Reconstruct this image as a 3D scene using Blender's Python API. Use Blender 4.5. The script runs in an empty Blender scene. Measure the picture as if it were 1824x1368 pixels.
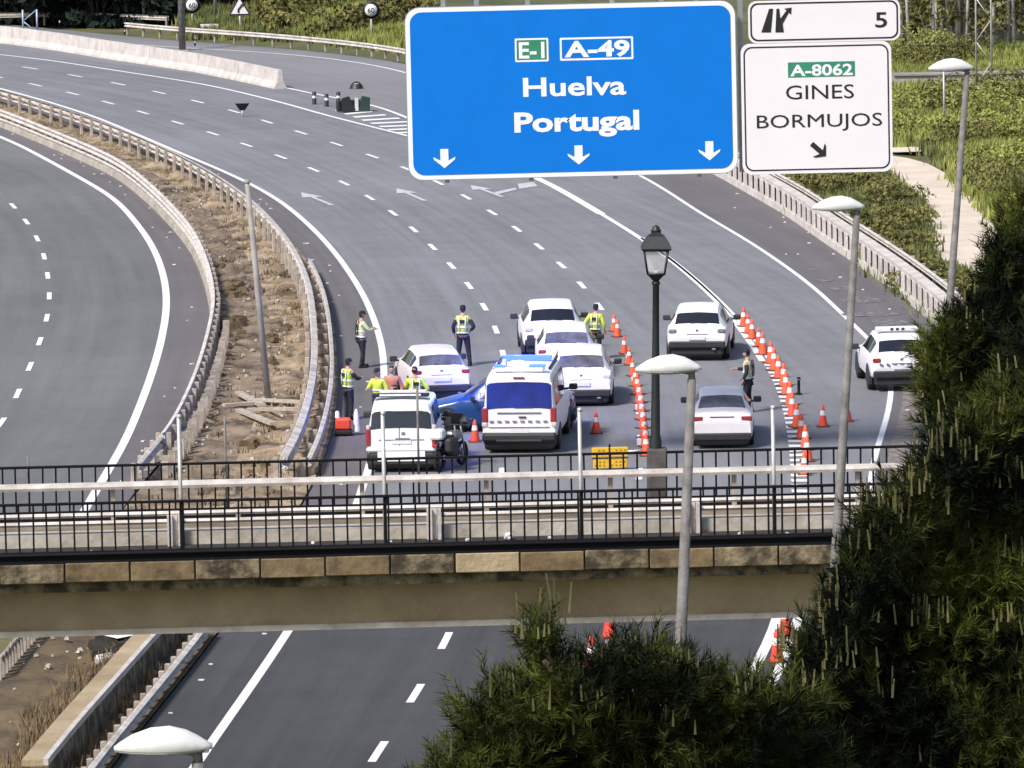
import bpy, bmesh, math, random
import numpy as np
from mathutils import Vector, Matrix
random.seed(7); rng = np.random.default_rng(11)
S = bpy.context.scene
COL = S.collection
# ------------------------------------------------------------------ camera, world, sun, exposure
F = 11000.0; CH = 22.1; PITCH = math.atan(1344/F); ROLL = math.radians(-1.0)
cd = bpy.data.cameras.new('camera'); cam = bpy.data.objects.new('camera', cd); COL.objects.link(cam)
cd.sensor_width = 36; cd.lens = F/1824*36; cd.clip_start = 1; cd.clip_end = 9000
CR = Matrix.Rotation(math.pi/2-PITCH, 4, 'X') @ Matrix.Rotation(ROLL, 4, 'Z')
cam.matrix_world = Matrix.Translation((0, 0, CH)) @ CR
S.camera = cam
W = bpy.data.worlds.new('World'); S.world = W; W.use_nodes = True
wn = W.node_tree; bg = wn.nodes['Background']
sky = wn.nodes.new('ShaderNodeTexSky'); sky.sky_type = 'NISHITA'; sky.sun_disc = False
SUN_EL = 47; SUN_AZ = 222     # azimuth clockwise from +Y
sky.sun_elevation = math.radians(SUN_EL); sky.sun_rotation = math.radians(SUN_AZ)
sky.dust_density = 2.5; sky.altitude = 50
wn.links.new(sky.outputs[0], bg.inputs[0]); bg.inputs[1].default_value = 0.10
sd = bpy.data.lights.new('sun', 'SUN'); sd.energy = 3.1; sd.angle = math.radians(10); sd.color = (1, .95, .88)
so = bpy.data.objects.new('sun', sd); COL.objects.link(so)
az = math.radians(SUN_AZ); el = math.radians(SUN_EL)
sv = Vector((math.sin(az)*math.cos(el), math.cos(az)*math.cos(el), math.sin(el)))
so.rotation_euler = sv.to_track_quat('Z', 'Y').to_euler(); so.location = sv*200
S.view_settings.view_transform = 'Standard'; S.view_settings.look = 'None'
S.view_settings.exposure = 0.62; S.view_settings.gamma = 1; S.view_settings.use_curve_mapping = False
S.render.engine = 'CYCLES'

# ------------------------------------------------------------------ helpers
CR3 = CR.to_3x3(); CAMP = Vector((0, 0, CH))
def ray(px, py): return CR3 @ Vector((px-912, 684-py, -F))
def at(px, py, z=0.0):
    d = ray(px, py); t = (z-CH)/d.z; p = CAMP+d*t; return Vector((p.x, p.y, z))
def atY(px, py, Y):
    d = ray(px, py); return CAMP+d*(Y/d.y)

def mat(name, col, rough=.8, var=.0, scale=3.0, col2=None, bump=0.0, bscale=None, metal=0.0, spec=.5, emit=None, estr=0, detail=6, obj_coord=False, thr=None, alpha=None, trans=0):
    m = bpy.data.materials.new(name); m.use_nodes = True; nt = m.node_tree; b = nt.nodes['Principled BSDF']
    b.inputs['Base Color'].default_value = (*col, 1); b.inputs['Roughness'].default_value = rough
    b.inputs['Metallic'].default_value = metal; b.inputs['Specular IOR Level'].default_value = spec
    if trans: b.inputs['Transmission Weight'].default_value = trans
    if emit: b.inputs['Emission Color'].default_value = (*emit, 1); b.inputs['Emission Strength'].default_value = estr
    if alpha is not None: b.inputs['Alpha'].default_value = alpha
    if var > 0 or col2 or bump:
        g = nt.nodes.new('ShaderNodeNewGeometry'); tc = nt.nodes.new('ShaderNodeTexCoord')
        src = tc.outputs['Object'] if obj_coord else g.outputs['Position']
    if var > 0 or col2:
        n1 = nt.nodes.new('ShaderNodeTexNoise'); n1.inputs['Scale'].default_value = scale; n1.inputs['Detail'].default_value = detail
        n1.inputs['Roughness'].default_value = .65
        nt.links.new(src, n1.inputs['Vector'])
        r = nt.nodes.new('ShaderNodeValToRGB'); lo, hi = thr or (.32, .68)
        r.color_ramp.elements[0].position = lo; r.color_ramp.elements[1].position = hi
        c2 = col2 or tuple(c*(1+var) for c in col); c1 = col if col2 else tuple(c*(1-var) for c in col)
        r.color_ramp.elements[0].color = (*c1, 1); r.color_ramp.elements[1].color = (*c2, 1)
        nt.links.new(n1.outputs[0], r.inputs[0]); nt.links.new(r.outputs[0], b.inputs['Base Color'])
    if bump:
        n2 = nt.nodes.new('ShaderNodeTexNoise'); n2.inputs['Scale'].default_value = bscale or scale*4; n2.inputs['Detail'].default_value = 5
        nt.links.new(src, n2.inputs['Vector'])
        bp = nt.nodes.new('ShaderNodeBump'); bp.inputs['Strength'].default_value = bump; bp.inputs['Distance'].default_value = .05
        nt.links.new(n2.outputs[0], bp.inputs['Height']); nt.links.new(bp.outputs[0], b.inputs['Normal'])
    return m

def asphalt(name, base, wear=.12, tint=(1, 1, 1)):
    """asphalt: broad blotches, fine grain and longitudinal wheel wear (uv.x across in metres)"""
    m = bpy.data.materials.new(name); m.use_nodes = True; nt = m.node_tree; b = nt.nodes['Principled BSDF']
    b.inputs['Roughness'].default_value = .82; b.inputs['Specular IOR Level'].default_value = .35
    g = nt.nodes.new('ShaderNodeNewGeometry'); uv = nt.nodes.new('ShaderNodeUVMap')
    def noise(src, sc, det=5, rough=.6):
        n = nt.nodes.new('ShaderNodeTexNoise'); n.inputs['Scale'].default_value = sc; n.inputs['Detail'].default_value = det
        n.inputs['Roughness'].default_value = rough; nt.links.new(src, n.inputs['Vector']); return n.outputs[0]
    mp = nt.nodes.new('ShaderNodeMapping'); mp.inputs['Scale'].default_value = (1.3, .035, 1); nt.links.new(uv.outputs[0], mp.inputs[0])
    a = noise(g.outputs['Position'], .05, 4); c = noise(mp.outputs[0], 1.0, 5, .7); d = noise(g.outputs['Position'], 14, 4, .8); e = noise(g.outputs['Position'], .6, 6, .7)
    def math2(op, x, y):
        n = nt.nodes.new('ShaderNodeMath'); n.operation = op
        for i, v in enumerate((x, y)):
            if isinstance(v, (int, float)): n.inputs[i].default_value = v
            else: nt.links.new(v, n.inputs[i])
        return n.outputs[0]
    s = math2('ADD', math2('MULTIPLY', math2('SUBTRACT', a, .5), wear*3.0), math2('MULTIPLY', math2('SUBTRACT', c, .5), wear*3.2))
    s = math2('ADD', s, math2('MULTIPLY', math2('SUBTRACT', d, .5), .35)); s = math2('ADD', s, math2('MULTIPLY', math2('SUBTRACT', e, .5), wear*1.6))
    s = math2('MULTIPLY', math2('ADD', s, 1.0), base)
    cc = nt.nodes.new('ShaderNodeCombineColor')
    for i, t in enumerate(tint): nt.links.new(math2('MULTIPLY', s, t), cc.inputs[i])
    nt.links.new(cc.outputs[0], b.inputs['Base Color'])
    bp = nt.nodes.new('ShaderNodeBump'); bp.inputs['Strength'].default_value = .25; bp.inputs['Distance'].default_value = .01
    nt.links.new(d, bp.inputs['Height']); nt.links.new(bp.outputs[0], b.inputs['Normal'])
    return m

def paint_mat(name, col, wear=.25):
    """road paint with worn flecks where the asphalt shows"""
    return mat(name, tuple(c*(1-wear) for c in col), .7, col2=col, scale=7, bump=0, thr=(.3, .5))

M = {}
M['asph'] = asphalt('asphalt', .182, .24, (.975, .99, 1.08))
M['asph_dark'] = asphalt('asphalt_darker', .050, .38, (1.0, 1.0, 1.05))
M['shoulder'] = asphalt('asphalt_shoulder', .122, .2, (1.05, .97, 1.04))
M['asph_left'] = asphalt('asphalt_left', .138, .22, (.99, 1.0, 1.03))
M['asph_slip'] = asphalt('asphalt_slip', .19, .15, (1.03, 1.0, 1.06))
M['paint'] = paint_mat('road_paint', (.74, .73, .74), .22)
M['paint_old'] = paint_mat('road_paint_old', (.50, .49, .52), .45)
M['soil'] = mat('dry_soil', (.085, .058, .036), .95, col2=(.42, .32, .215), scale=.6, bump=1, bscale=6, thr=(.38, .62))
M['soil2'] = mat('dark_soil', (.045, .032, .018), .95, col2=(.17, .118, .06), scale=.7, bump=.9, bscale=6)
M['ground'] = mat('ground_earth', (.05, .062, .022), .95, col2=(.13, .125, .05), scale=.22, bump=.8, bscale=4)
M['ground_green'] = mat('ground_grass', (.055, .085, .02), .95, col2=(.17, .20, .055), scale=.16, bump=.8, bscale=3)
M['path'] = mat('path_dirt', (.50, .42, .34), .95, col2=(.67, .58, .49), scale=.5, bump=.4, bscale=4)
M['conc'] = mat('concrete', (.27, .24, .20), .9, col2=(.46, .42, .37), scale=1.2, bump=.5, bscale=12)
M['conc_pale'] = mat('concrete_pale', (.40, .36, .34), .9, col2=(.60, .56, .54), scale=1.3, bump=.4, bscale=10)
M['conc_tan'] = mat('concrete_tan', (.26, .195, .115), .92, col2=(.40, .315, .20), scale=.7, bump=.5, bscale=9)
M['conc_stain'] = mat('concrete_stained', (.04, .030, .018), .92, col2=(.30, .235, .145), scale=2.6, bump=.6, bscale=12, thr=(.42, .72))
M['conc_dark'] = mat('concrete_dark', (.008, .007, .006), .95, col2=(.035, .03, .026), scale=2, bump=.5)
M['curb'] = mat('deck_concrete', (.30, .26, .21), .9, col2=(.50, .46, .41), scale=2.0, bump=.4)
M['deckroad'] = mat('deck_surface', (.085, .065, .042), .9, col2=(.26, .21, .15), scale=1.1, bump=.3)
M['steel'] = mat('galvanised_steel', (.42, .41, .40), .5, col2=(.60, .59, .58), scale=2.5, metal=.35, bump=.1)
M['steel_dusty'] = mat('dusty_steel', (.36, .32, .29), .75, col2=(.68, .64, .61), scale=2.2, metal=.05, bump=.2, bscale=8)
M['post'] = mat('weathered_post', (.20, .165, .135), .85, col2=(.46, .40, .35), scale=2.5, bump=.3)
M['pole'] = mat('pole_grey', (.10, .093, .088), .75, col2=(.21, .20, .195), scale=5, metal=.1, bump=.2)
M['black'] = mat('black_iron', (.006, .006, .008), .7, var=.3, scale=20, spec=.15)
M['black_green'] = mat('iron_green_black', (.012, .016, .017), .5, var=.3, scale=15)
M['lampwhite'] = mat('lamp_housing', (.66, .66, .65), .5, var=.08, scale=4)
M['lampglass'] = mat('lamp_bowl', (.35, .35, .36), .25, var=.1, scale=4)
M['glass_lantern'] = mat('lantern_glass', (.75, .75, .78), .15, spec=.5, alpha=.38)
M['blue_sign'] = mat('sign_blue', (.002, .16, .60), .7, var=.04, scale=1.2, spec=.15)
M['white_sign'] = mat('sign_white', (.74, .71, .74), .5, var=.02, scale=1.4)
M['white_trim'] = mat('sign_white_trim', (.78, .80, .86), .45, var=.03, scale=2)
M['green_sign'] = mat('sign_green', (.03, .22, .12), .5, var=.1, scale=2)
M['sign_black'] = mat('sign_black', (.012, .012, .014), .5, var=.1, scale=3)
M['sign_back'] = mat('sign_back', (.30, .31, .32), .5, var=.1, scale=2, metal=.4)
M['carwhite'] = mat('car_paint_white', (.80, .77, .80), .28, var=.035, scale=1.5, spec=.6)
M['carsilver'] = mat('car_paint_silver', (.78, .74, .77), .35, var=.04, scale=1.5)
M['carpink'] = mat('car_paint_rose_white', (.72, .65, .67), .3, var=.06, scale=1.5)
M['carblue'] = mat('car_paint_blue', (.006, .045, .17), .25, var=.1, scale=1.5, spec=.7)
M['vanwhite'] = mat('van_paint_white', (.78, .76, .79), .35, var=.04, scale=1.2)
M['glass'] = mat('tinted_glass', (.012, .014, .02), .06, var=.3, scale=1.2, spec=.8)
M['glass_light'] = mat('reflecting_glass', (.10, .10, .12), .08, var=.5, scale=2.4, spec=.9)
M['glass_blue_glow'] = mat('glass_with_painted_blue_glow', (.01, .014, .10), .1, col2=(.01, .03, .25), scale=1.6, emit=(.03, .08, .8), estr=.05)  # blue beacon light painted into the rear glass colour and weak emission
M['rubber'] = mat('rubber', (.012, .012, .013), .85, var=.2, scale=12)
M['plastic'] = mat('black_plastic', (.02, .02, .022), .6, var=.2, scale=10)
M['rim'] = mat('alloy_rim', (.30, .30, .32), .35, metal=.7, var=.1, scale=8)
M['redlamp'] = mat('tail_lamp_red', (.30, .03, .035), .2, var=.2, scale=20)
M['clearlamp'] = mat('tail_lamp_clear', (.55, .50, .50), .2, var=.2, scale=20)
M['plate'] = mat('number_plate', (.66, .66, .64), .5, var=.05, scale=20)
M['mark'] = mat('grey_lettering', (.16, .17, .22), .6, var=.2, scale=20)
M['bluelight'] = mat('blue_beacon', (.01, .03, .5), .2, emit=(.05, .12, 1), estr=2.5)
M['cone'] = mat('cone_orange', (.78, .10, .04), .55, var=.15, scale=6)
M['cone_red'] = mat('cone_red', (.66, .065, .04), .55, var=.15, scale=6)
M['coneband'] = mat('cone_band', (.72, .70, .70), .4, var=.1, scale=8)
M['conebase'] = mat('cone_base', (.10, .03, .02), .7, var=.2, scale=8)
M['yellow'] = mat('yellow_panel', (.68, .40, .02), .55, var=.12, scale=3)
M['mast_grey'] = mat('mast_grey', (.22,.205,.19), .75, col2=(.34,.32,.30), scale=2)
M['ochre'] = mat('ochre_mark', (.26,.13,.015), .6)
M['skin'] = mat('skin', (.42, .25, .18), .6, var=.08, scale=20)
M['navy'] = mat('navy_cloth', (.012, .014, .026), .85, var=.3, scale=14, bump=.3)
M['hiviz'] = mat('hi_viz_yellow', (.50, .60, .07), .6, var=.22, scale=9, bump=.3)
M['hiviz_pale'] = mat('hi_viz_pale', (.62, .66, .38), .6, var=.12, scale=9, bump=.3)
M['reflect'] = mat('reflective_tape', (.70, .72, .70), .4, var=.05, scale=15)
M['capm'] = mat('cap_cloth', (.012, .013, .02), .85, var=.2, scale=20)
M['hair'] = mat('dark_hair', (.02, .014, .010), .8, var=.3, scale=40)
M['coral'] = mat('coral_shirt', (.45, .16, .10), .8, var=.1, scale=12)
M['wood'] = mat('old_plank', (.28, .22, .17), .9, col2=(.52, .46, .40), scale=3, bump=.3)
M['litter'] = mat('litter', (.62, .61, .60), .7, var=.15, scale=9)
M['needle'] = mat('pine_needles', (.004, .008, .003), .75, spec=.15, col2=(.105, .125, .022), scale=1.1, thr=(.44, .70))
M['needle_shaded'] = mat('pine_needles_shaded', (.003, .006, .003), .8, spec=.1, col2=(.008, .013, .006), scale=2.4, thr=(.3, .7))
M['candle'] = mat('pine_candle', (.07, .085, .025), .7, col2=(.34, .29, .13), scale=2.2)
M['bark'] = mat('bark', (.05, .035, .025), .95, col2=(.11, .08, .06), scale=5, bump=.8)
M['bark_pale'] = mat('pale_bark', (.30, .28, .26), .9, col2=(.58, .55, .53), scale=3, bump=.5)
M['leaf'] = mat('leaf_olive', (.040, .046, .014), .8, spec=.2, col2=(.25, .23, .08), scale=1.1)
M['leaf_bright'] = mat('leaf_bright', (.11, .13, .03), .8, spec=.2, col2=(.37, .39, .11), scale=.8)
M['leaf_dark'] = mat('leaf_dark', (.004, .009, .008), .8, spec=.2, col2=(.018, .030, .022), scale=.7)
M['dry'] = mat('dry_grass', (.09, .06, .03), .9, col2=(.28, .21, .12), scale=1.5)
M['grass'] = mat('rough_grass', (.05, .075, .018), .85, col2=(.20, .21, .065), scale=.35)

def new_obj(name, me, m=None, parent=None):
    if m is not None and len(me.materials) == 0: me.materials.append(m)
    o = bpy.data.objects.new(name, me); COL.objects.link(o)
    if parent is not None: o.parent = parent
    return o
def mesh_from(name, v, f, m=None, smooth=False):
    me = bpy.data.meshes.new(name); me.from_pydata([tuple(p) for p in v], [], f)
    if m: me.materials.append(m)
    if smooth: me.polygons.foreach_set('use_smooth', [True]*len(me.polygons))
    me.update(); return me
def tag(o, label=None, cat=None, group=None, kind=None):
    if label: o['label'] = label
    if cat: o['category'] = cat
    if group: o['group'] = group
    if kind: o['kind'] = kind
    return o
def thing(name, loc, label, cat, group=None, rz=0, scale=1.0):
    o = bpy.data.objects.new(name, None); COL.objects.link(o); o.empty_display_size = .2
    o.location = loc; o.rotation_euler = (0, 0, rz); o.scale = (scale,)*3
    return tag(o, label, cat, group)
def kids(o): return [c for c in COL.objects if c.parent == o]
def dup(root, loc=None, rz=None, label=None, group=None, scale=None):
    r = root.copy(); COL.objects.link(r)
    if loc is not None: r.location = loc
    if rz is not None: r.rotation_euler = (0, 0, rz)
    if scale is not None: r.scale = (scale,)*3
    if label: r['label'] = label
    if group: r['group'] = group
    for ch in list(root.children):
        c = ch.copy(); COL.objects.link(c); c.parent = r
        for g in list(ch.children):
            d = g.copy(); COL.objects.link(d); d.parent = c
    return r

class MB:
    def __init__(s): s.v = []; s.f = []; s.sm = []
    def add(s, v, f, sm=False):
        n = len(s.v); s.v += [tuple(p) for p in v]; s.f += [tuple(i+n for i in q) for q in f]; s.sm += [sm]*len(f); return s
    def box(s, c, d, rz=0, ry=0, rx=0, taper=1.0):
        x, y, z = d[0]/2, d[1]/2, d[2]/2
        v = [Vector((a*x*(taper if e > 0 else 1), b*y*(taper if e > 0 else 1), e*z)) for a, b, e in ((-1,-1,-1),(1,-1,-1),(1,1,-1),(-1,1,-1),(-1,-1,1),(1,-1,1),(1,1,1),(-1,1,1))]
        R = Matrix.Rotation(rz, 3, 'Z') @ Matrix.Rotation(ry, 3, 'Y') @ Matrix.Rotation(rx, 3, 'X')
        return s.add([R@p+Vector(c) for p in v], [(0,3,2,1),(4,5,6,7),(0,1,5,4),(1,2,6,5),(2,3,7,6),(3,0,4,7)])
    def rbox(s, c, d, r=.04, rz=0):
        """box with chamfered vertical and top edges"""
        x, y, z = d[0]/2, d[1]/2, d[2]/2; r = min(r, x*.6, y*.6, z*.6)
        def ring(k, zz):
            X, Y = x-k, y-k; q = r
            return [(-X+q,-Y,zz),(X-q,-Y,zz),(X,-Y+q,zz),(X,Y-q,zz),(X-q,Y,zz),(-X+q,Y,zz),(-X,Y-q,zz),(-X,-Y+q,zz)]
        rings = [ring(r*.7, -z), ring(0, -z+r), ring(0, z-r), ring(r*.7, z)]
        R = Matrix.Rotation(rz, 3, 'Z'); v = [R@Vector(p)+Vector(c) for g in rings for p in g]; f = []
        for k in range(3):
            for i in range(8): j = (i+1) % 8; f.append((k*8+i, k*8+j, k*8+8+j, k*8+8+i))
        f.append(tuple(range(7, -1, -1))); f.append(tuple(range(24, 32)))
        return s.add(v, f)
    def tube(s, pts, r, n=8, cap=True):
        pts = [Vector(p) for p in pts]; rs = r if isinstance(r, (list, tuple)) else [r]*len(pts)
        v = []; f = []; up = None
        for i, p in enumerate(pts):
            t = (pts[min(i+1, len(pts)-1)]-pts[max(i-1, 0)]).normalized()
            a = t.orthogonal().normalized() if up is None else (up - t*up.dot(t)).normalized()
            up = a; b = t.cross(a)
            for k in range(n):
                w = 2*math.pi*k/n; v.append(p+(a*math.cos(w)+b*math.sin(w))*rs[i])
        for i in range(len(pts)-1):
            for k in range(n):
                l = (k+1) % n; f.append((i*n+k, i*n+l, i*n+n+l, i*n+n+k))
        s.add(v, f, True)
        if cap:
            m = len(s.v)-len(v); s.f.append(tuple(m+k for k in range(n-1, -1, -1))); s.f.append(tuple(m+(len(pts)-1)*n+k for k in range(n))); s.sm += [False]*2
        return s
    def lathe(s, prof, n=12, c=(0,0,0), axis='Z'):
        v = []; f = []
        for r, z in prof:
            for k in range(n):
                w = 2*math.pi*k/n; p = (r*math.cos(w), r*math.sin(w), z)
                if axis == 'X': p = (z, r*math.cos(w), r*math.sin(w))
                if axis == 'Y': p = (r*math.sin(w), z, r*math.cos(w))
                v.append((p[0]+c[0], p[1]+c[1], p[2]+c[2]))
        for i in range(len(prof)-1):
            for k in range(n):
                l = (k+1) % n; f.append((i*n+k, i*n+l, i*n+n+l, i*n+n+k))
        return s.add(v, f, True)
    def prism(s, poly, axis, a, b):
        """2D polygon extruded along axis 'Y' (poly in x,z) or 'Z' (poly in x,y)"""
        n = len(poly)
        mk = (lambda p, q: (p[0], q, p[1])) if axis == 'Y' else ((lambda p, q: (p[0], p[1], q)) if axis == 'Z' else (lambda p, q: (q, p[0], p[1])))
        v = [mk(p, a) for p in poly]+[mk(p, b) for p in poly]
        f = [tuple(range(n)), tuple(range(2*n-1, n-1, -1))]+[(i, i+n, (i+1) % n+n, (i+1) % n) for i in range(n)]
        return s.add(v, f)
    def build(s, name, m, parent=None, loc=None):
        me = bpy.data.meshes.new(name); me.from_pydata(s.v, [], s.f)
        me.polygons.foreach_set('use_smooth', s.sm); me.materials.append(m)
        bm = bmesh.new(); bm.from_mesh(me); bmesh.ops.recalc_face_normals(bm, faces=bm.faces); bm.to_mesh(me); bm.free()
        me.update(); o = new_obj(name, me, None, parent)
        if loc is not None: o.location = loc
        return o

def cr(pts, step=2.0):
    """Catmull-Rom through points, resampled at ~step metres"""
    P = [Vector(p) for p in pts]; P = [P[0]*2-P[1]]+P+[P[-1]*2-P[-2]]; out = []
    for i in range(1, len(P)-2):
        a, b, c, d = P[i-1:i+3]
        for k in range(12):
            t = k/12; out.append(.5*((2*b)+(c-a)*t+(2*a-5*b+4*c-d)*t*t+(3*b-a-3*c+d)*t**3))
    out.append(P[-2]); return resample(out, step)
def resample(pts, step=None, n=None):
    L = [0]
    for a, b in zip(pts, pts[1:]): L.append(L[-1]+(b-a).length)
    n = n or max(2, int(L[-1]/step)+1); out = []; j = 0
    for i in range(n):
        t = L[-1]*i/(n-1)
        while j < len(L)-2 and L[j+1] < t: j += 1
        out.append(pts[j].lerp(pts[j+1], (t-L[j])/max(1e-9, L[j+1]-L[j])))
    return out
def smooth(pts, it=3):
    for _ in range(it):
        pts = [pts[0]]+[(a+b*2+c)/4 for a, b, c in zip(pts, pts[1:], pts[2:])]+[pts[-1]]
    return pts
def line(pix, z=0.0, step=2.0, sm=4): return smooth(cr([at(x, y, z) for x, y in pix], step), sm)
def perp(pts, i):
    t = pts[min(i+1, len(pts)-1)]-pts[max(i-1, 0)]; t.z = 0; t.normalize(); return Vector((t.y, -t.x, 0)), t   # right-hand normal
def offs(pts, d, dz=0): return [p+perp(pts, i)[0]*d+Vector((0, 0, dz)) for i, p in enumerate(pts)]
def strip(name, A, B, z, m, parent=None, kind='structure', cells=1):
    """sheet between polylines A and B with uv in metres"""
    n = max(len(A), len(B)); A = resample(A, n=n); B = resample(B, n=n); v = []; f = []; uv = []
    L = 0
    for i in range(n):
        if i: L += (A[i]-A[i-1]).length
        for k in range(cells+1):
            p = A[i].lerp(B[i], k/cells); v.append((p.x, p.y, z)); uv.append(((A[i]-B[i]).length*k/cells, L))
    c = cells+1
    for i in range(n-1):
        for k in range(cells): f.append((i*c+k, i*c+k+1, i*c+c+k+1, i*c+c+k))
    me = mesh_from(name, v, f, m); ul = me.uv_layers.new(name='UVMap')
    for lp in me.loops: ul.data[lp.index].uv = uv[lp.vertex_index]
    if me.polygons[0].normal.z < 0: me.flip_normals()
    o = new_obj(name, me, None, parent)
    if kind: o['kind'] = kind
    return o
def poly_sheet(name, pts, z, m, kind='structure', parent=None):
    me = mesh_from(name, [(p[0], p[1], z) for p in pts], [tuple(range(len(pts)))], m)
    if me.polygons[0].normal.z < 0: me.flip_normals()
    o = new_obj(name, me, None, parent)
    if kind: o['kind'] = kind
    return o

# ------------------------------------------------------------------ lines of the road (from the plan of the place)
EL = line([(60,1560),(200,1368),(385,1135),(500,960),(567,845),(592,770),(602,700),(599,620),(586,545),(556,480),(512,425),(470,386),(400,338),(300,287),(200,246),(100,212),(0,182),(-250,115)])
L1 = line([(250,1510),(365,1340),(510,1130),(610,960),(655,840),(680,740),(684,650),(675,595),(652,535),(622,485),(588,440),(545,396),(498,358),(450,330),(393,303),(333,278),(233,235),(150,202),(0,158),(-250,100)])
DA = line([(580,1490),(660,1360),(735,1245),(800,1130),(868,960),(900,800),(905,680),(885,590),(865,550),(835,508),(803,472),(770,440),(735,407),(697,377),(655,350),(612,325),(553,300),(503,280),(452,263),(380,238),(290,211),(200,185),(110,162),(0,138),(-250,90)])
DB = line([(900,1480),(980,1360),(1050,1240),(1090,1130),(1125,960),(1140,830),(1135,700),(1110,610),(1064,541),(1032,503),(993,466),(952,433),(912,401),(867,373),(820,345),(770,320),(715,297),(657,276),(600,257),(541,238),(484,220),(420,199),(323,174),(243,156),(150,138),(32,118),(-250,75)])
RL = line([(1160,1500),(1255,1340),(1345,1190),(1385,1105),(1410,960),(1408,830),(1400,755),(1386,700),(1365,655),(1335,608),(1300,562),(1260,520),(1205,472),(1140,424),(1050,369),(960,319),(850,278),(729,243),(630,218),(564,201),(518,187),(470,175),(367,151),(233,130),(150,117),(43,102),(-200,78)])
RL2 = line([(1200,1500),(1295,1340),(1380,1190),(1412,1105),(1440,960),(1434,830),(1420,755),(1404,700),(1380,655),(1348,608),(1308,562),(1265,520),(1209,472),(1143,424)])
EXL = line([(1380,1500),(1460,1340),(1520,1190),(1545,1000),(1552,840),(1577,755),(1588,700),(1584,650),(1560,617),(1514,573),(1455,517),(1400,475),(1330,428),(1245,378),(1150,318),(1000,246),(850,180),(725,130),(600,106),(450,92),(270,82),(0,60)])
ER = line([(1560,1500),(1640,1340),(1690,1190),(1735,960),(1745,840),(1735,720),(1705,620),(1654,568),(1591,517),(1527,471),(1463,428),(1400,383),(1330,343),(1270,309),(1150,250),(1000,192),(850,146),(720,113),(600,96),(450,82),(330,74),(200,62),(0,42),(-200,22)])
NJ = line([(-200,60),(0,75),(100,88),(220,108),(350,126),(430,143),(500,158)])
LL = line([(30,1120),(110,980),(175,868),(220,792),(250,722),(275,652),(290,594),(297,540),(291,490),(272,440),(240,394),(200,352),(133,312),(65,275),(0,244),(-200,170),(-500,90)])
LD = line([(-190,1000),(-60,830),(10,745),(35,693),(58,643),(75,597),(87,553),(88,515),(83,478),(75,443),(58,410),(35,380),(8,352),(-60,310),(-200,250),(-500,150)])
LE = line([(80,1120),(190,950),(245,868),(292,817),(322,762),(348,700),(367,634),(377,583),(376,550),(364,500),(345,455),(320,420),(273,370),(213,320),(147,287),(60,250),(0,226),(-200,155),(-500,80)])
MDL = line([(-120,1368),(0,1215),(60,1150),(190,950),(255,868),(300,817),(330,762),(356,700),(376,634),(388,583),(386,550),(374,500),(355,455),(330,418),(283,366),(223,316),(157,280),(70,243),(0,220),(-250,140)])

# terrain with a bank and hills beyond the slip road
def seg_dist(X, Y, pl):
    P = np.array([(p.x, p.y) for p in pl]); best = np.full(X.shape, 1e9); side = np.zeros(X.shape)
    for (ax, ay), (bx, by) in zip(P[:-1], P[1:]):
        dx, dy = bx-ax, by-ay; L = dx*dx+dy*dy+1e-9; t = np.clip(((X-ax)*dx+(Y-ay)*dy)/L, 0, 1)
        qx, qy = ax+t*dx, ay+t*dy; d = np.hypot(X-qx, Y-qy); s = dx*(Y-qy)-dy*(X-qx)
        m = d < best; best[m] = d[m]; side[m] = s[m]
    return best, side
ERr = resample(ER, n=60)
def terrain_h(X, Y):
    d, s = seg_dist(X, Y, ERr); out = (s < 0)
    left = np.clip((8-X)/22, 0, 1)*np.clip((Y-235)/40, 0, 1)     # bank rises on the far left side beyond the slip road
    hill = np.where(out, np.clip(d-3.5, 0, 60)*.16, 0)*left
    far = np.clip((Y-520)/900, 0, 1)**1.2*70*(1+.35*np.sin(X*.004+1)+.2*np.sin(X*.011))
    bumps = .25*np.sin(X*.7+Y*.31)*np.sin(Y*.53-X*.2)*np.where(out, np.clip((d-4)/6, 0, 1), 0)
    near = np.clip((95-Y)/30, 0, 1)*4.5
    return -.15+hill+far+bumps+near
def th1(x, y): return float(terrain_h(np.array([x]), np.array([y]))[0])
def atT_many(px, py):
    """points where the sight lines meet the terrain"""
    px = np.asarray(px, float); py = np.asarray(py, float); Mx = np.array(CR3)
    d = np.stack([px-912, 684-py, np.full(px.shape, -F)], 1)@Mx.T; t1 = (-.2-CH)/d[:, 2]; t0 = 120/d[:, 1]
    for _ in range(14):
        tm = (t0+t1)/2; x = d[:, 0]*tm; y = d[:, 1]*tm; z = CH+d[:, 2]*tm; below = z < terrain_h(x, y)
        t1 = np.where(below, tm, t1); t0 = np.where(below, t0, tm)
    x = d[:, 0]*t1; y = d[:, 1]*t1; return np.stack([x, y, terrain_h(x, y)], 1)
def atT(px, py): q = atT_many([px], [py])[0]; return Vector(q)
gx = np.unique(np.concatenate([np.linspace(-2500, -120, 30), np.arange(-120, 120, 3.0), np.linspace(120, 2500, 30)]))
gy = np.unique(np.concatenate([np.linspace(-400, -10, 10), np.arange(-10, 460, 4.0), np.linspace(460, 4500, 50)]))
GX, GY = np.meshgrid(gx, gy); GZ = terrain_h(GX, GY); nx = len(gx); ny = len(gy)
v = np.stack([GX.ravel(), GY.ravel(), GZ.ravel()], 1).tolist()
f = [(j*nx+i, j*nx+i+1, j*nx+nx+i+1, j*nx+nx+i) for j in range(ny-1) for i in range(nx-1)]
tag(new_obj('ground', mesh_from('ground', v, f, M['ground'], True)), kind='structure')

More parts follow.
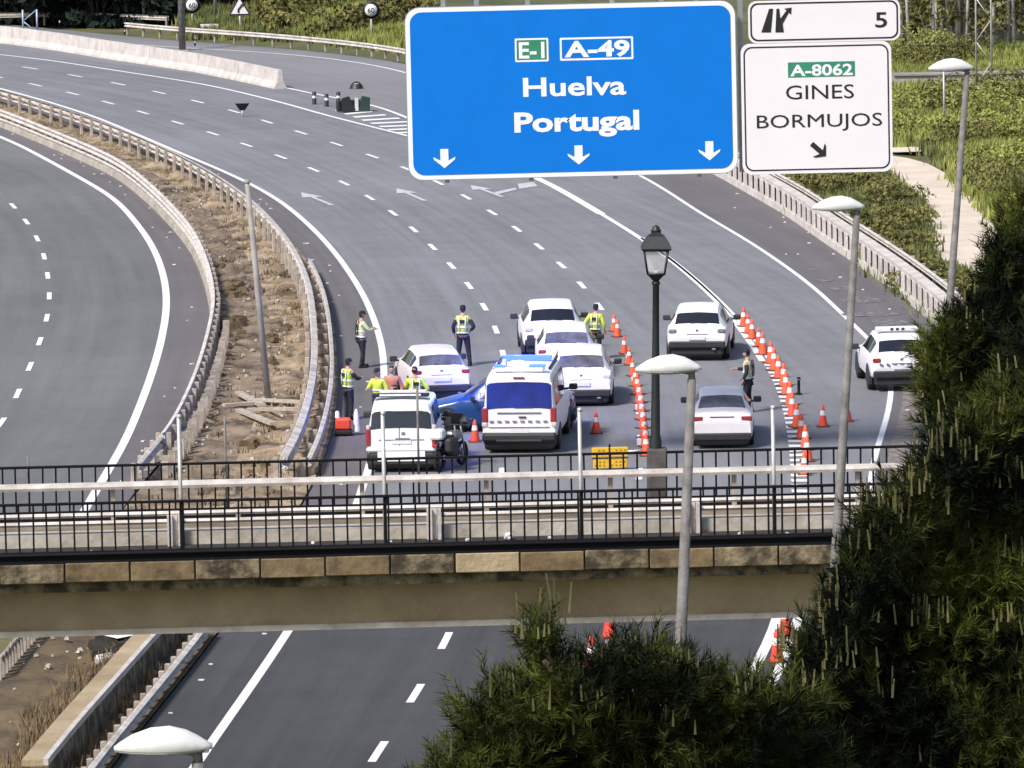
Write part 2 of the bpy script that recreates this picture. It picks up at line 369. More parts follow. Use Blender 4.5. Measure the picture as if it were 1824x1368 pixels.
# roads
strip('road', EL, ER, 0.0, M['asph'], cells=6)
far_left = [p+Vector((-26, 0, 0)) for p in LE]
strip('road', far_left, LE, 0.0, M['asph_left'], cells=6)
def cut(pl, y0, y1): return [p for p in pl if y0 <= p.y <= y1]
strip('road_shoulder', cut(EL, 80, 330), offs(cut(L1, 80, 330), -.05), .004, M['shoulder'], cells=2)
strip('road_shoulder', offs(LL, .1), LE, .004, M['shoulder'], cells=2)
strip('road_shoulder', offs(cut(EXL, 80, 300), .1), cut(ER, 80, 300), .004, M['shoulder'], cells=2)
strip('darker_road', offs(cut(EL, 80, 151), .02), offs(cut(ER, 80, 151), -.02), .008, M['asph_dark'], cells=4)  # darker asphalt sheet over the road from the bridge down
# slip road surface seen far off, paler
slipL = line([(-200,56),(0,72),(100,84),(220,104),(350,122),(500,155),(580,172),(663,187),(729,212),(850,262)])
slipR = line([(-200,30),(0,50),(200,68),(330,79),(450,90),(600,104),(725,128),(850,178),(1000,244)])
strip('slip_road', slipL, slipR, .004, M['asph_slip'], cells=2)

def paint_line(name, pl, w, z=.012, m=None): 
    return strip(name, offs(pl, -w/2), offs(pl, w/2), z, m or M['paint'])
paint_line('road_marking', cut(L1, 80, 420), .21)
paint_line('road_marking', cut(RL, 184, 500), .20); paint_line('road_marking', cut(RL, 80, 150), .24); paint_line('road_marking', cut(RL, 232, 262), .34, .016)
paint_line('road_marking', cut(RL2, 184, 240), .15); paint_line('road_marking', offs(cut(RL2, 80, 150), .12), .22)
paint_line('road_marking', EXL, .16)
paint_line('road_marking', LL, .24)
paint_line('road_marking', slipL[8:], .2, .02)
def dashes(pl, L, gap, w, phase, m=None, y0=0, y1=999):
    pl = resample(pl, step=.25); per = int((L+gap)/.25); n = int(L/.25); i = int(phase/.25)
    mb = MB()
    while i+n < len(pl):
        seg = pl[i:i+n+1]
        if y0 < seg[0].y < y1:
            a = offs(seg, -w/2); b = offs(seg, w/2); k = len(seg)
            mb.add([(p.x, p.y, .012) for p in a+b], [(j, j+1, k+j+1, k+j) for j in range(k-1)])
        i += per
    o = mb.build('lane_dashes', m or M['paint']); o['kind'] = 'structure'; return o
def arclen_to(pl, P):
    L = 0; best = 1e9; bl = 0
    for a, b in zip(pl, pl[1:]):
        d = (a-P).length
        if d < best: best = d; bl = L
        L += (b-a).length
    return bl
PER = 5.95
def phase_for(pl, px, py, L): return (arclen_to(pl, at(px, py))-L/2) % (PER_)
for pl, (px, py), w, m_ in ((DA, (803,472), .17, 'paint'), (DB, (952,433), .17, 'paint'), (LD, (83,478), .16, 'paint')):
    # measured period between the marks
    q = {id(DA): [(885,590),(735,407)], id(DB): [(1064,541),(867,373)], id(LD): [(10,745),(35,380)]}[id(pl)]
    n = {id(DA): 5, id(DB): 5, id(LD): 9}[id(pl)]
    PER_ = abs(arclen_to(pl, at(*q[0]))-arclen_to(pl, at(*q[1])))/n
    lo = .36*PER_
    dashes(pl, lo, PER_-lo, w, phase_for(pl, px, py, lo), M[m_])

# arrows painted on the lanes
def ground_arrow(tail, head, k=1.0, m=None):
    a = at(*tail); b = at(*head); d = (b-a); L = d.length; t = d.normalized(); n = Vector((t.y, -t.x, 0))
    sh = [(.0, -.09),(.62*L, -.09),(.62*L, -.42*k),(L, 0),(.62*L, .42*k),(.62*L, .09),(0, .09)]
    poly_sheet('road_arrow', [a+t*s+n*w for s, w in sh], .014, m or M['paint_old'])
ground_arrow((592,366),(536,343)); ground_arrow((757,358),(706,336)); ground_arrow((895,351),(838,330))
# give-way blocks by the sign, hatched gore
def px_quad(name, q, z, m): return poly_sheet(name, [at(x, y) for x, y in q], z, m)
px_quad('road_marking', [(922,328),(950,325),(958,332),(925,337)], .016, M['paint_old'])
px_quad('road_marking', [(880,343),(918,335),(921,338),(886,347)], .016, M['paint_old'])
for k in range(9):
    y = 196+k*5.6; x0 = 596+k*15.5
    px_quad('gore_stripe', [(x0, y+1), (min(x0+20+k*9, 735)+20, y-4+k*.4), (min(x0+20+k*9, 735)+24, y-2+k*.4), (x0+6, y+3.2)], .018, M['paint'])
# rungs of the ladder strip between the two solid lines
mbr = MB(); lad = resample(cut(RL, 150, 187), step=.95); lad2 = resample(cut(RL2, 149, 188), step=.2)
for i in range(1, len(lad)-1):
    p = lad[i]; q = min(lad2, key=lambda c: abs(c.y-p.y)); t = Vector((0, .25, 0)); q = q+Vector((.06, 0, 0))
    mbr.add([(c.x, c.y, .016) for c in (p-t, q-t, q+t, p+t)], [(0,1,2,3)])
o = mbr.build('ladder_marking', M['paint']); o['kind'] = 'structure'
# reflectors, repairs and litter specks on the shoulder
mbs = MB()
for i in range(260):
    k = random.choice([0, 1, 1, 2]); pl = (L1, EXL, LL)[k]; p = random.choice(pl)
    o_ = perp(pl, 1)[0]*random.uniform(.4, 2.4 if k != 1 else 5.0) if k else -perp(pl, 1)[0]*random.uniform(.4, 1.6)
    c = p+o_; s_ = random.uniform(.02, .045)
    if 120 < c.y < 300: mbs.box((c.x, c.y, .015), (s_*2.2, s_*3, .03), rz=random.random()*3)
tag(mbs.build('road_litter', M['litter']), 'pale specks of litter and gravel scattered on the road shoulders', 'litter', kind='stuff')
mbp = MB()
for (x, y, w, d) in ((1530,535,1.6,1.2),(1560,560,2.2,1.0),(1580,575,1.6,1.4),(1500,515,1.3,.8),(1470,500,.8,.6),(1440,480,.7,.4)):
    c = at(x, y); n = 9; pts = [(c.x+w*.5*math.cos(2*math.pi*k/n)*random.uniform(.6, 1.1), c.y+d*.9*math.sin(2*math.pi*k/n)*random.uniform(.6, 1.1), .014) for k in range(n)]
    mbp.add(pts, [tuple(range(n))])
o = mbp.build('pale_repair_patch', mat('patch', (.095, .09, .10), .9, col2=(.22, .21, .225), scale=4, thr=(.45, .62))); o['kind'] = 'structure'
# bare/gravelly outer verge below the right barrier
pass_ = [p for p in EXL if 158 < p.y < 188]
strip('gravel_verge', offs(pass_, .35), offs(pass_, 3.6), .013, mat('gravel', (.10,.085,.075), .95, col2=(.26,.23,.21), scale=3.2, bump=.8, bscale=14), cells=2)
vg = line([(1595,840),(1612,780),(1625,720),(1640,660)])

# ------------------------------------------------------------------ median strip
def rough_sheet(name, A, B, m, z0, amp, cells=12, step=.5, dip=0.0, seed=1):
    A = resample(A, step=step); B = resample(B, n=len(A)); r = np.random.default_rng(seed); v = []; f = []; c = cells+1
    for i in range(len(A)):
        for k in range(c):
            u = k/cells; p = A[i].lerp(B[i], u)
            h = z0+amp*(math.sin(p.x*1.9+p.y*.7)*math.sin(p.y*.9-p.x)+.6*r.normal())*math.sin(math.pi*u)-dip*math.exp(-((u-.5)/.12)**2)
            v.append((p.x, p.y, h))
    for i in range(len(A)-1):
        for k in range(cells): f.append((i*c+k, i*c+k+1, i*c+c+k+1, i*c+c+k))
    me = mesh_from(name, v, f, m, True)
    if me.polygons[0].normal.z < 0: me.flip_normals()
    o = new_obj(name, me); o['kind'] = 'structure'; return o
mA = resample(cut(MDL, 149.9, 330), n=200); mB = resample(cut(EL, 149.9, 330), n=200); mM = [a.lerp(b, .46) for a, b in zip(mA, mB)]
rough_sheet('median_soil', mA, mM, mat('grey_soil', (.065, .045, .032), .95, col2=(.29, .22, .155), scale=.7, bump=1, bscale=6, thr=(.36, .64)), .06, .10, cells=7)
rough_sheet('median_soil', mM, mB, M['soil'], .06, .12, cells=7, seed=4)
rough_sheet('lower_median_soil', cut(MDL, 90, 150), cut(EL, 90, 150), M['soil2'], .06, .10, seed=2)
MC = [a.lerp(b, .48) for a, b in zip(resample(cut(MDL, 155, 240), n=60), resample(cut(EL, 155, 240), n=60))]
# dry clods, stones and tufts on the median
def scatter_tufts(name, pts, m, h, wd, blades, label, cat, lean=.5, seed=0, kind='stuff'):
    r = np.random.default_rng(seed); P = np.array(pts); n = len(P)*blades
    base = np.repeat(P, blades, 0)+np.concatenate([r.normal(0, wd*2.2, (n, 2)), np.zeros((n, 1))], 1)
    hh = h*r.uniform(.5, 1.2, n); a = r.uniform(0, 2*np.pi, n); ln = r.uniform(0, lean, n); d = np.stack([np.cos(a), np.sin(a)], 1)
    tip = base+np.concatenate([d*(ln*hh)[:, None], hh[:, None]], 1); w = wd*.5*r.uniform(.5, 1.3, n); a2 = r.uniform(0, 2*np.pi, n)
    off = np.stack([np.cos(a2)*w, np.sin(a2)*w, np.zeros(n)], 1)
    V = np.stack([base-off, base+off, tip], 1).reshape(-1, 3)
    return np_mesh(name, V, m, label, cat, kind)
def np_mesh(name, V, m, label=None, cat=None, kind=None, parent=None, quad=False):
    k = 4 if quad else 3; n = len(V)//k; me = bpy.data.meshes.new(name)
    me.vertices.add(len(V)); me.vertices.foreach_set('co', V.astype(np.float32).ravel())
    me.loops.add(n*k); me.loops.foreach_set('vertex_index', np.arange(n*k, dtype=np.int32))
    me.polygons.add(n); me.polygons.foreach_set('loop_start', np.arange(0, n*k, k, dtype=np.int32))
    me.update(calc_edges=True); me.materials.append(m); o = new_obj(name, me, None, parent)
    if label: tag(o, label, cat)
    if kind: o['kind'] = kind
    return o
def between(A, B, n, lo=.05, hi=.95, bias=None, r=rng):
    A = resample(A, n=80); B = resample(B, n=80); out = []
    for _ in range(n):
        i = r.uniform(0, 78.99); k = int(i); u = r.uniform(lo, hi) if bias is None else np.clip(r.normal(bias, .1), lo, hi)
        p = A[k].lerp(A[k+1], i-k).lerp(B[k].lerp(B[k+1], i-k), u); out.append((p.x, p.y, .02))
    return out
scatter_tufts('dry_grass_tufts', between(cut(MDL, 95, 140), cut(EL, 95, 140), 700, .2, .9, .62), M['dry'], .34, .05, 14, 'dry straw coloured weeds along the lower median', 'dry grass')
scatter_tufts('dark_weeds', between(cut(MDL, 150, 250), cut(EL, 150, 250), 240, .08, .92), mat('dead_weeds', (.035, .025, .015), .9, col2=(.15, .10, .06), scale=1.5), .18, .05, 12, 'dark dead weeds dotted over the median soil', 'weeds', seed=3)
scatter_tufts('straw_grass', between(cut(MDL, 150, 300), cut(EL, 150, 300), 420, .5, .95), mat('straw', (.14,.10,.05), .9, col2=(.42,.34,.20), scale=1.2), .16, .05, 10, 'pale straw grass thinly covering the right half of the median', 'dry grass', seed=9)
# dark hollows / rubble
mb = MB()
for (x, y, w) in ((425,505,.5),(430,440,.3),(415,575,.75),(420,520,.6),(483,600,.35),(482,640,.4),(510,580,.3),(508,515,.35),(520,545,.3),(440,790,.45),(545,640,.25),(460,830,.4),(395,470,.3),(412,600,.55)):
    c = at(x, y, .15)
    for q in range(9):
        s_ = random.uniform(.25, .6)*w
        mb.box((c.x+random.uniform(-w, w)*.5, c.y+random.uniform(-w, w)*2.2, .12), (s_, s_*1.6, s_*.7), rz=random.random()*3, rx=random.uniform(-.3, .3), taper=.6)
tag(mb.build('earth_clods', M['soil2']), 'dark clods and rubble lying on the median soil', 'rubble', kind='stuff')
mb = MB()
for i in range(420):
    p = Vector(between(cut(MDL, 105, 250), cut(EL, 105, 250), 1, .05, .95)[0]); s_ = random.uniform(.02, .07)
    mb.box((p.x, p.y, .12), (s_*1.6, s_*2, s_), rz=random.random()*3, rx=random.uniform(-.4, .4), taper=.6)
tag(mb.build('stones', M['conc']), 'small pale stones scattered on the median', 'stones', kind='stuff')
for i, (a, b, lb) in enumerate((((398,722),(470,716),'broken pale plank lying leftmost on the median'),((440,729),(548,728),'long pale plank lying across the median soil'),
        ((425,728),(487,757),'diagonal pale plank lying nearest the bridge on the median'),((425,700),(468,722),'short slanted plank resting above the broken ones'),((455,712),(545,716),'thin plank lying just beyond the long one'))):
    p = at(*a, .2); q = at(*b, .2); mb = MB(); d = q-p; Lh = d.length
    mb.box((0,0,0), (Lh, .22, .08)); o = mb.build('plank', M['wood'], None, (p+q)/2); o.rotation_euler = (0, random.uniform(-.02, .02), math.atan2(d.y, d.x)); tag(o, lb, 'plank', 'planks on the median')
# debris pile under the bridge
c = at(212, 1165); t = thing('debris_pile', (c.x, c.y, .05), 'pile of dark rubbish with pale sheet on top beside the median wall', 'debris')
mb = MB()
for q in range(26): mb.box((random.uniform(-.4, .35), random.uniform(-1.2, 1.2), random.uniform(.05, .3)), (random.uniform(.1, .35), random.uniform(.3, .8), random.uniform(.06, .25)), rz=random.random()*3, rx=random.uniform(-.5, .5))
mb.build('rubbish', M['conc_dark'], t)
mb = MB()
mb.add([(-.38,-.2,.42),(.0,-.4,.36),(.38,-.2,.40),(.40,.7,.42),(.05,.9,.62),(-.36,.6,.50),(0,.2,.66)], [(0,1,6),(1,2,6),(2,3,6),(3,4,6),(4,5,6),(5,0,6)]); mb.build('pale_sheet', M['litter'], t)
mb = MB()
for q in range(9): mb.box((random.uniform(-.45, .4), random.uniform(-2.2, -.9), .12), (.16, .28, .12), rz=random.random()*3)
mb.build('stone', M['litter'], t)

# concrete wall of the lower median, right side (cap + dark face), near bridge
WA = line([(60,1420),(120,1345),(190,1265),(255,1190),(312,1128),(360,1070)], .0, 1.0)
t = thing('median_wall', (0,0,0), 'low stained concrete wall with pale cap running below the bridge beside the median', 'wall')
def swept(name, pl, prof, m, parent=None):
    """profile (offset to the right, height) swept along a ground line"""
    v = []; f = []; n = len(prof)
    for i, p in enumerate(pl):
        nr = perp(pl, i)[0]
        for o_, z in prof: q = p+nr*o_; v.append((q.x, q.y, z))
    for i in range(len(pl)-1):
        for k in range(n): l = (k+1) % n; f.append((i*n+k, i*n+l, i*n+n+l, i*n+n+k))
    f.append(tuple(range(n))); f.append(tuple(range((len(pl)-1)*n+n-1, (len(pl)-1)*n-1, -1)))
    mb = MB(); mb.add(v, f); return mb.build(name, m, parent)
swept('wall_face', WA, [(0,-.1),(.34,-.1),(.30,.62),(.04,.62)], M['conc_stain'], t)
swept('wall_cap', WA, [(-.22,.60),(.20,.60),(.20,.74),(-.22,.72)], M['conc_tan'], t)
swept('wall_edge', WA, [(.202,.62),(.30,.62),(.30,.745),(.202,.755)], M['conc_pale'], t)

# ------------------------------------------------------------------ guard rails
def wprof(z, h=.31, d=.085):
    k = h/8; pts = [(0,-4),(d,-3),(d,-2),(.012,-.6),(.012,.6),(d,2),(d,3),(0,4)]
    a = [(x, z+q*k) for x, q in pts]; b = [(x-.03, z2) for x, z2 in reversed(a)]; return a+b
def guard_rail(pl, label, side=1, spacing=2.0, zr=.62, rail_m=None, post_m=None, two=False, kerb=0, post=(.14,.10), name='guard_rail', h=.31, d=.085, base=0.0):
    o0 = pl[0].copy(); loc = [p-o0 for p in pl]; t = thing(name, (o0.x, o0.y, base), label, 'guard rail')
    rail_m = rail_m or M['steel_dusty']; post_m = post_m or M['post']
    pr = [(side*a, b) for a, b in wprof(zr, h, d)]
    swept('rail', loc, pr, rail_m, t)
    if two: swept('lower_rail', loc, [(side*a, b-h*1.15) for a, b in pr] if False else [(side*a, b) for a, b in wprof(zr-h*1.2, h*.8, d)], rail_m, t)
    if kerb: swept('kerb', loc, [(-side*.22,-.05),(side*.16,-.05),(side*.12,kerb),(-side*.18,kerb)], M['conc'], t)
    pp = resample(loc, step=spacing); mb = MB(); mb.rbox((0,0,(zr+h*.45)/2), (post[0],post[1],zr+h*.45), .02); first = None
    for i, p in enumerate(pp):
        nr, tt = perp(pp, i); q = p-nr*side*(.06+post[0]/2)
        if first is None: first = mb.build('post', post_m, t); o = first
        else: o = bpy.data.objects.new('post', first.data); COL.objects.link(o); o.parent = t
        o.location = (q.x, q.y, 0); o.rotation_euler = (random.uniform(-.02, .02), random.uniform(-.03, .03), math.atan2(tt.y, tt.x)-math.pi/2)
    return t
guard_rail(cut(line([(247,868),(262,850),(292,812)]), 0, 999), 'short bent guard rail end at the lower left median edge by the bridge', 1, 1.5, .5, base=0)
guard_rail([p for p in offs(LE, .1) if 165 < p.y < 330], 'dusty guard rail along the left carriageway side of the median', -1, 1.6, .62, kerb=.22, two=True)
guard_rail([p for p in offs(EL, -.75) if 158 < p.y < 330], 'wide pale guard rail on the motorway side of the median', 1, 2.2, .66, two=False, h=.40, d=.16, kerb=.0)
guard_rail([p for p in offs(EL, -.2) if 160 < p.y < 215], 'lower second rail close to the road edge of the median', 1, 2.8, .42, h=.26)
guard_rail([p for p in offs(EL, -.15) if 112 < p.y < 137], 'low pale guard rail below the bridge along the left road shoulder', 1, .9, .28, h=.24)
# ribbed wooden screen along inside of the first rail
RS = [p for p in offs(LE, .55) if 161 < p.y < 194]
t = thing('slatted_screen', RS[0], 'row of upright weathered slats behind the left median guard rail', 'slatted screen')
pp = resample([p-RS[0] for p in RS], step=.55); first = None
for i, p in enumerate(pp):
    if first is None:
        mb = MB(); mb.box((0,0,.28), (.07,.20,.62)); first = mb.build('slat', M['post'], t); o = first
    else: o = bpy.data.objects.new('slat', first.data); COL.objects.link(o); o.parent = t
    o.location = p; o.rotation_euler = (0, random.uniform(-.05, .05), math.atan2(perp(pp, i)[1].y, perp(pp, i)[1].x)); o.scale = (1, 1, random.uniform(.8, 1.1))
mb = MB(); mb.tube([p+Vector((0,0,.08)) for p in pp], .04, 5); mb.build('rail', M['post'], t)
RS2 = [at(0,1215), at(28,1183), at(64,1142), at(92,1110)]
t = thing('slatted_screen', RS2[0], 'dark upright slats of the barrier at the lower left corner under the bridge', 'slatted screen')
pp = resample([p-RS2[0] for p in RS2], step=.45); first = None
for i, p in enumerate(pp):
    if first is None:
        mb = MB(); mb.box((0,0,.25), (.08,.16,.6)); first = mb.build('slat', M['post'], t); o = first
    else: o = bpy.data.objects.new('slat', first.data); COL.objects.link(o); o.parent = t
    o.location = p; o.rotation_euler = (0, random.uniform(-.05, .05), 0)
mb = MB(); mb.tube([p+Vector((0,0,.5)) for p in pp], .05, 5); mb.build('rail', M['post'], t)

# right barrier: concrete kerb, upright blocks, heavy top rail
RB = [p for p in ER if 150 < p.y < 262]
t = thing('barrier', RB[0], 'pale concrete barrier of upright blocks and heavy top rail along the exit lane', 'barrier')
loc = [p-RB[0] for p in RB]
swept('kerb', loc, [(-.05,-.1),(.42,-.1),(.36,.24),(-.02,.24)], M['conc_pale'], t)
swept('added_backing', loc, [(.15,.20),(.19,.20),(.19,.80),(.15,.80)], mat('added_dark_backing', (.07,.05,.04), .9, col2=(.17,.13,.11), scale=2), t)  # dark panel added behind the blocks so the gaps look dark
swept('top_rail', loc, [(.05,.78),(.40,.78),(.40,.96),(.05,.93)], M['conc_pale'], t)
pp = resample(loc, step=1.36); first = None
for i, p in enumerate(pp):
    nr, tt = perp(pp, i); q = p+nr*.06
    if first is None:
        mb = MB(); mb.rbox((0,0,.5), (.07,.66,.60), .015); first = mb.build('block', M['conc_pale'], t); o = first
    else: o = bpy.data.objects.new('block', first.data); COL.objects.link(o); o.parent = t
    o.location = (q.x, q.y, 0); o.rotation_euler = (0, 0, math.atan2(tt.y, tt.x)-math.pi/2)
# outer handrail just behind it
guard_rail([p for p in offs(ER, .75) if 190 < p.y < 250], 'thin steel rail standing just behind the pale concrete barrier', -1, 2.5, .92, rail_m=M['steel_dusty'], h=.16)
# far guard rails by the slip road
guard_rail([p for p in offs(ER, .1) if 268 < p.y < 345], 'steel guard rail with close posts along the far slip road', -1, 1.8, .62, h=.26)
guard_rail(line([(-60,38),(60,32),(150,24),(290,14)], 0), 'pale steel rail at the far upper left behind the slip road', -1, 4, .72, h=.28)
guard_rail(line([(-60,48),(60,44),(170,46),(300,52)], 0), 'double steel rail curving below the blue lattice posts', -1, 4, .62, h=.26)
# new jersey barrier
t = thing('concrete_barrier', NJ[0], 'long low pale concrete barrier dividing slip road and motorway', 'barrier')
loc = [p-NJ[0] for p in NJ]
seglen = 6.0; pl_ = resample(loc, step=seglen)
for i in range(len(pl_)-1):
    a, b = pl_[i], pl_[i+1]; d = (b-a); sg = [a+d*.004, a+d*.996]
    swept('barrier_block', sg, [(-.32,-.02),(.32,-.02),(.30,.10),(.14,.34),(.09,.92),(-.09,.92),(-.14,.34),(-.30,.10)], M['conc_pale'], t)
mb = MB()
for (x, y) in ((107,72),(223,88),(348,108),(60,62),(150,58)):
    pass
for (x, y) in ((107,74),(223,91),(348,112)):
    p = at(x, y); tb = thing('delineator', (p.x, p.y, .9), 'small dark marker post on the pale concrete barrier, %s' % {107:'leftmost of three',223:'middle of three',348:'rightmost of three'}[x], 'marker post', 'markers on the concrete barrier')
    m1 = MB(); m1.rbox((0,0,.16), (.09,.09,.34), .02); m1.build('marker_body', M['black'], tb); m1 = MB(); m1.box((0,-.048,.2), (.05,.008,.1)); m1.build('reflector', M['litter'], tb)

# ------------------------------------------------------------------ bridge
A0 = at(0,1006,6.5); B0 = at(1480,969,6.5); bd = (B0-A0); bd.z = 0; bd.normalize(); byaw = math.atan2(bd.y, bd.x)
BO = (A0+B0)/2
bridge = thing('footbridge', (BO.x, BO.y, 6.5), 'tan concrete bridge deck with stained fascia crossing over the motorway', 'bridge', rz=byaw)
def bx2(px): # local x on the bridge front of a photo column at the fascia
    p = at(px, 1006-px*.025, 6.5); return (p-BO).dot(Vector((math.cos(byaw), math.sin(byaw), 0)))
HB = 34.0
mb = MB(); mb.box((0,2.6,-.27), (2*HB,5.0,.50)); mb.build('deck', M['conc_stain'], bridge)
mb = MB(); mb.prism([(.55,-.52),(4.65,-.52),(4.3,-1.36),(.75,-1.36)], 'X', -HB, HB); mb.build('girder', M['conc_tan'], bridge)
mb = MB(); mb.box((0,.72,-1.315), (2*HB,.12,.10)); mb.build('girder_lip', M['curb'], bridge)
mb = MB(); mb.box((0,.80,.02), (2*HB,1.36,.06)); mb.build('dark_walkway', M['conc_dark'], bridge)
mb = MB(); mb.box((0,1.72,.13), (2*HB,.44,.28)); mb.build('pale_plinth', M['curb'], bridge)
mb = MB(); mb.box((0,3.18,.03), (2*HB,2.44,.06)); mb.build('far_walkway', M['deckroad'], bridge)
mb = MB(); mb.box((0,.05,.09), (2*HB,.10,.20)); mb.tube([(-HB,-.04,.15),(HB,-.04,.15)], .035, 6); mb.box((0,-.02,.02), (2*HB,.06,.04)); mb.build('edge_channel', M['black'], bridge)
mb = MB(); mb.box((0,4.72,.08), (2*HB,.5,.16)); mb.build('far_kerb', M['conc_dark'], bridge)  # kerb coloured near-black as the shade under the beam
# fascia panels
x = -HB; k = 0; pm = [M['conc_stain'], M['conc_tan'], mat('fascia_warm', (.07, .048, .024), .9, col2=(.25, .18, .095), scale=2.2, bump=.4, thr=(.35, .7))]
pmesh = []
for m_ in pm:
    b_ = MB(); b_.rbox((.54,-.03,-.165), (1.08,.10,.33), .015); o = b_.build('fascia_panel', m_, bridge); pmesh.append(o)
bpos = [-12.6+1.105*i for i in range(23)]
for i, xx in enumerate(bpos):
    src = pmesh[(0, 0, 2, 0, 0, 0, 2, 2, 0, 2, 2, 0, 1, 2, 0, 2, 0)[i % 17]]
    o = bpy.data.objects.new('fascia_panel', src.data); COL.objects.link(o); o.parent = bridge; o.location = (xx, random.uniform(-.012, .012), random.uniform(-.006, .006))
for o in pmesh: bpy.data.objects.remove(o)
b_ = MB(); b_.box((-23.5,-.03,-.165), (21.5,.10,.33)); b_.box((23.5,-.03,-.165), (20.5,.10,.33)); b_.build('fascia', M['conc_stain'], bridge)
# abutment columns off to both sides
for xx in (-24, 22):
    b_ = MB(); b_.rbox((xx,2.6,-3.9), (1.2,3.0,5.2), .1); b_.build('pier', M['conc_tan'], bridge)

def railing(y, label, zt=1.0, zb=.14, mlab='black', xs=(-13.0, 9.5), sp=.232, posts=()):
    t = thing('railing', (BO.x-math.sin(byaw)*y, BO.y+math.cos(byaw)*y, 6.5), label, 'railing', rz=byaw)
    b_ = MB(); b_.rbox((0,0,zt), (2*HB,.06,.045), .01); b_.build('top_rail', M[mlab], t)
    b_ = MB(); b_.box((0,0,zb), (2*HB,.04,.04)); b_.build('bottom_rail', M[mlab], t)
    if len(posts): 
        b_ = MB(); b_.box((0,0,zt-.14), (2*HB,.03,.03)); b_.build('mid_rail', M[mlab], t)
    first = None; n = int((xs[1]-xs[0])/sp)
    for i in range(n):
        xx = xs[0]+i*sp
        if first is None:
            b_ = MB(); b_.box((0,0,(zt+zb)/2), (.032,.032,zt-zb)); first = b_.build('baluster', M[mlab], t); o = first
        else: o = bpy.data.objects.new('baluster', first.data); COL.objects.link(o); o.parent = t
        o.location = (xx, 0, 0); o.rotation_euler = (0, random.uniform(-.012, .012), 0)
    for xx in posts:
        b_ = MB(); b_.box((0,.04,zt/2+.0), (.055,.055,zt+.04)); o = b_.build('post', M[mlab], t); o.location = (xx, 0, 0)
    return t
px_posts = [bx2(p) for p in (-30, 325, 688, 1038, 1382)]
railing(.10, 'black near side railing of thin upright bars along the bridge', 1.0, .16, posts=px_posts)
railing(4.85, 'black far side railing of thin upright bars along the bridge', 1.0, .16, xs=(-13.5, 9.0), sp=.235)
# crash barrier on the bridge: pale beam on H posts
t = thing('crash_barrier', (BO.x-math.sin(byaw)*4.15, BO.y+math.cos(byaw)*4.15, 6.5), 'pale steel crash barrier on stout posts between the two black railings', 'guard rail', rz=byaw)
b_ = MB(); b_.prism([(-.10,.68),(-.12,.73),(-.10,.78),(.10,.79),(.12,.73),(.10,.68)], 'X', -HB, HB); b_.build('top_beam', M['steel_dusty'], t)
for k in range(-3, 12):
    b_ = MB(); b_.box((0,.02,.33), (.08,.10,.66)); o = b_.build('post', M['post'], t); o.location = (-14+k*2.2, .05, 0)
t = thing('crash_barrier', (BO.x-math.sin(byaw)*1.5, BO.y+math.cos(byaw)*1.5, 6.5), 'lower pale twin rail on stout white posts seen through the near black railing', 'guard rail', rz=byaw)
for z_ in (.46, .60):
    b_ = MB(); b_.prism([(-.05,z_-.04),(-.08,z_),(-.05,z_+.04),(.0,z_+.04),(.0,z_-.04)], 'X', -HB, HB); b_.build('rail', M['steel_dusty'], t)
for k in range(-1, 4):
    xx = bx2(312)+k*4.47
    b_ = MB(); b_.box((-.085,0,.29), (.09,.14,.58)); b_.box((.085,0,.29), (.06,.14,.58)); b_.box((0,.03,.29), (.09,.03,.58)); o = b_.build('post', M['conc_pale'], t); o.location = (xx, -.12, 0)
# tall thin posts rising from the near railing
for i, (xx, ht) in enumerate(zip(px_posts[1:], (2.45, 2.42, 2.4, 2.36))):
    p = Vector((BO.x, BO.y, 6.5))+Vector((math.cos(byaw), math.sin(byaw), 0))*xx+Vector((-math.sin(byaw), math.cos(byaw), 0))*.18
    lab = ['thin galvanised net post on the near bridge edge beside the left median', 'thin galvanised net post in front of the small white van', 'thin galvanised net post left of the yellow board', 'thin galvanised net post right of the silver saloon'][i]
    q = thing('net_post', p, lab, 'post', 'net posts on the bridge'); b_ = MB(); b_.tube([(0,0,0),(-.01,0,ht)], .034, 8); b_.build('shaft', M['steel'], q)
    b_ = MB(); b_.lathe([(.0,ht+.03),(.045,ht+.02),(.045,ht-.03),(.034,ht-.04)], 8); b_.build('cap', M['steel'], q)
for i, (px, top, lab) in enumerate(((743,690,'slim dark post on the far bridge edge in front of the small van'), (400,742,'slim dark post on the far bridge edge before the median'), (50,812,'slim dark post at the far left of the bridge'))):
    xx = bx2(px)-.25; base = Vector((BO.x, BO.y, 6.5))+Vector((math.cos(byaw), math.sin(byaw), 0))*xx+Vector((-math.sin(byaw), math.cos(byaw), 0))*4.97
    p2 = atY(px, top, base.y); base.x = p2.x; q = thing('net_post', base, lab, 'post', 'dark posts on the far bridge edge'); b_ = MB(); b_.tube([(0,0,0),(0,0,p2.z-6.5)], .022, 6); b_.build('shaft', M['pole'], q)
    b_ = MB(); b_.box((0,0,.02), (.1,.1,.03)); b_.build('foot', M['pole'], q)
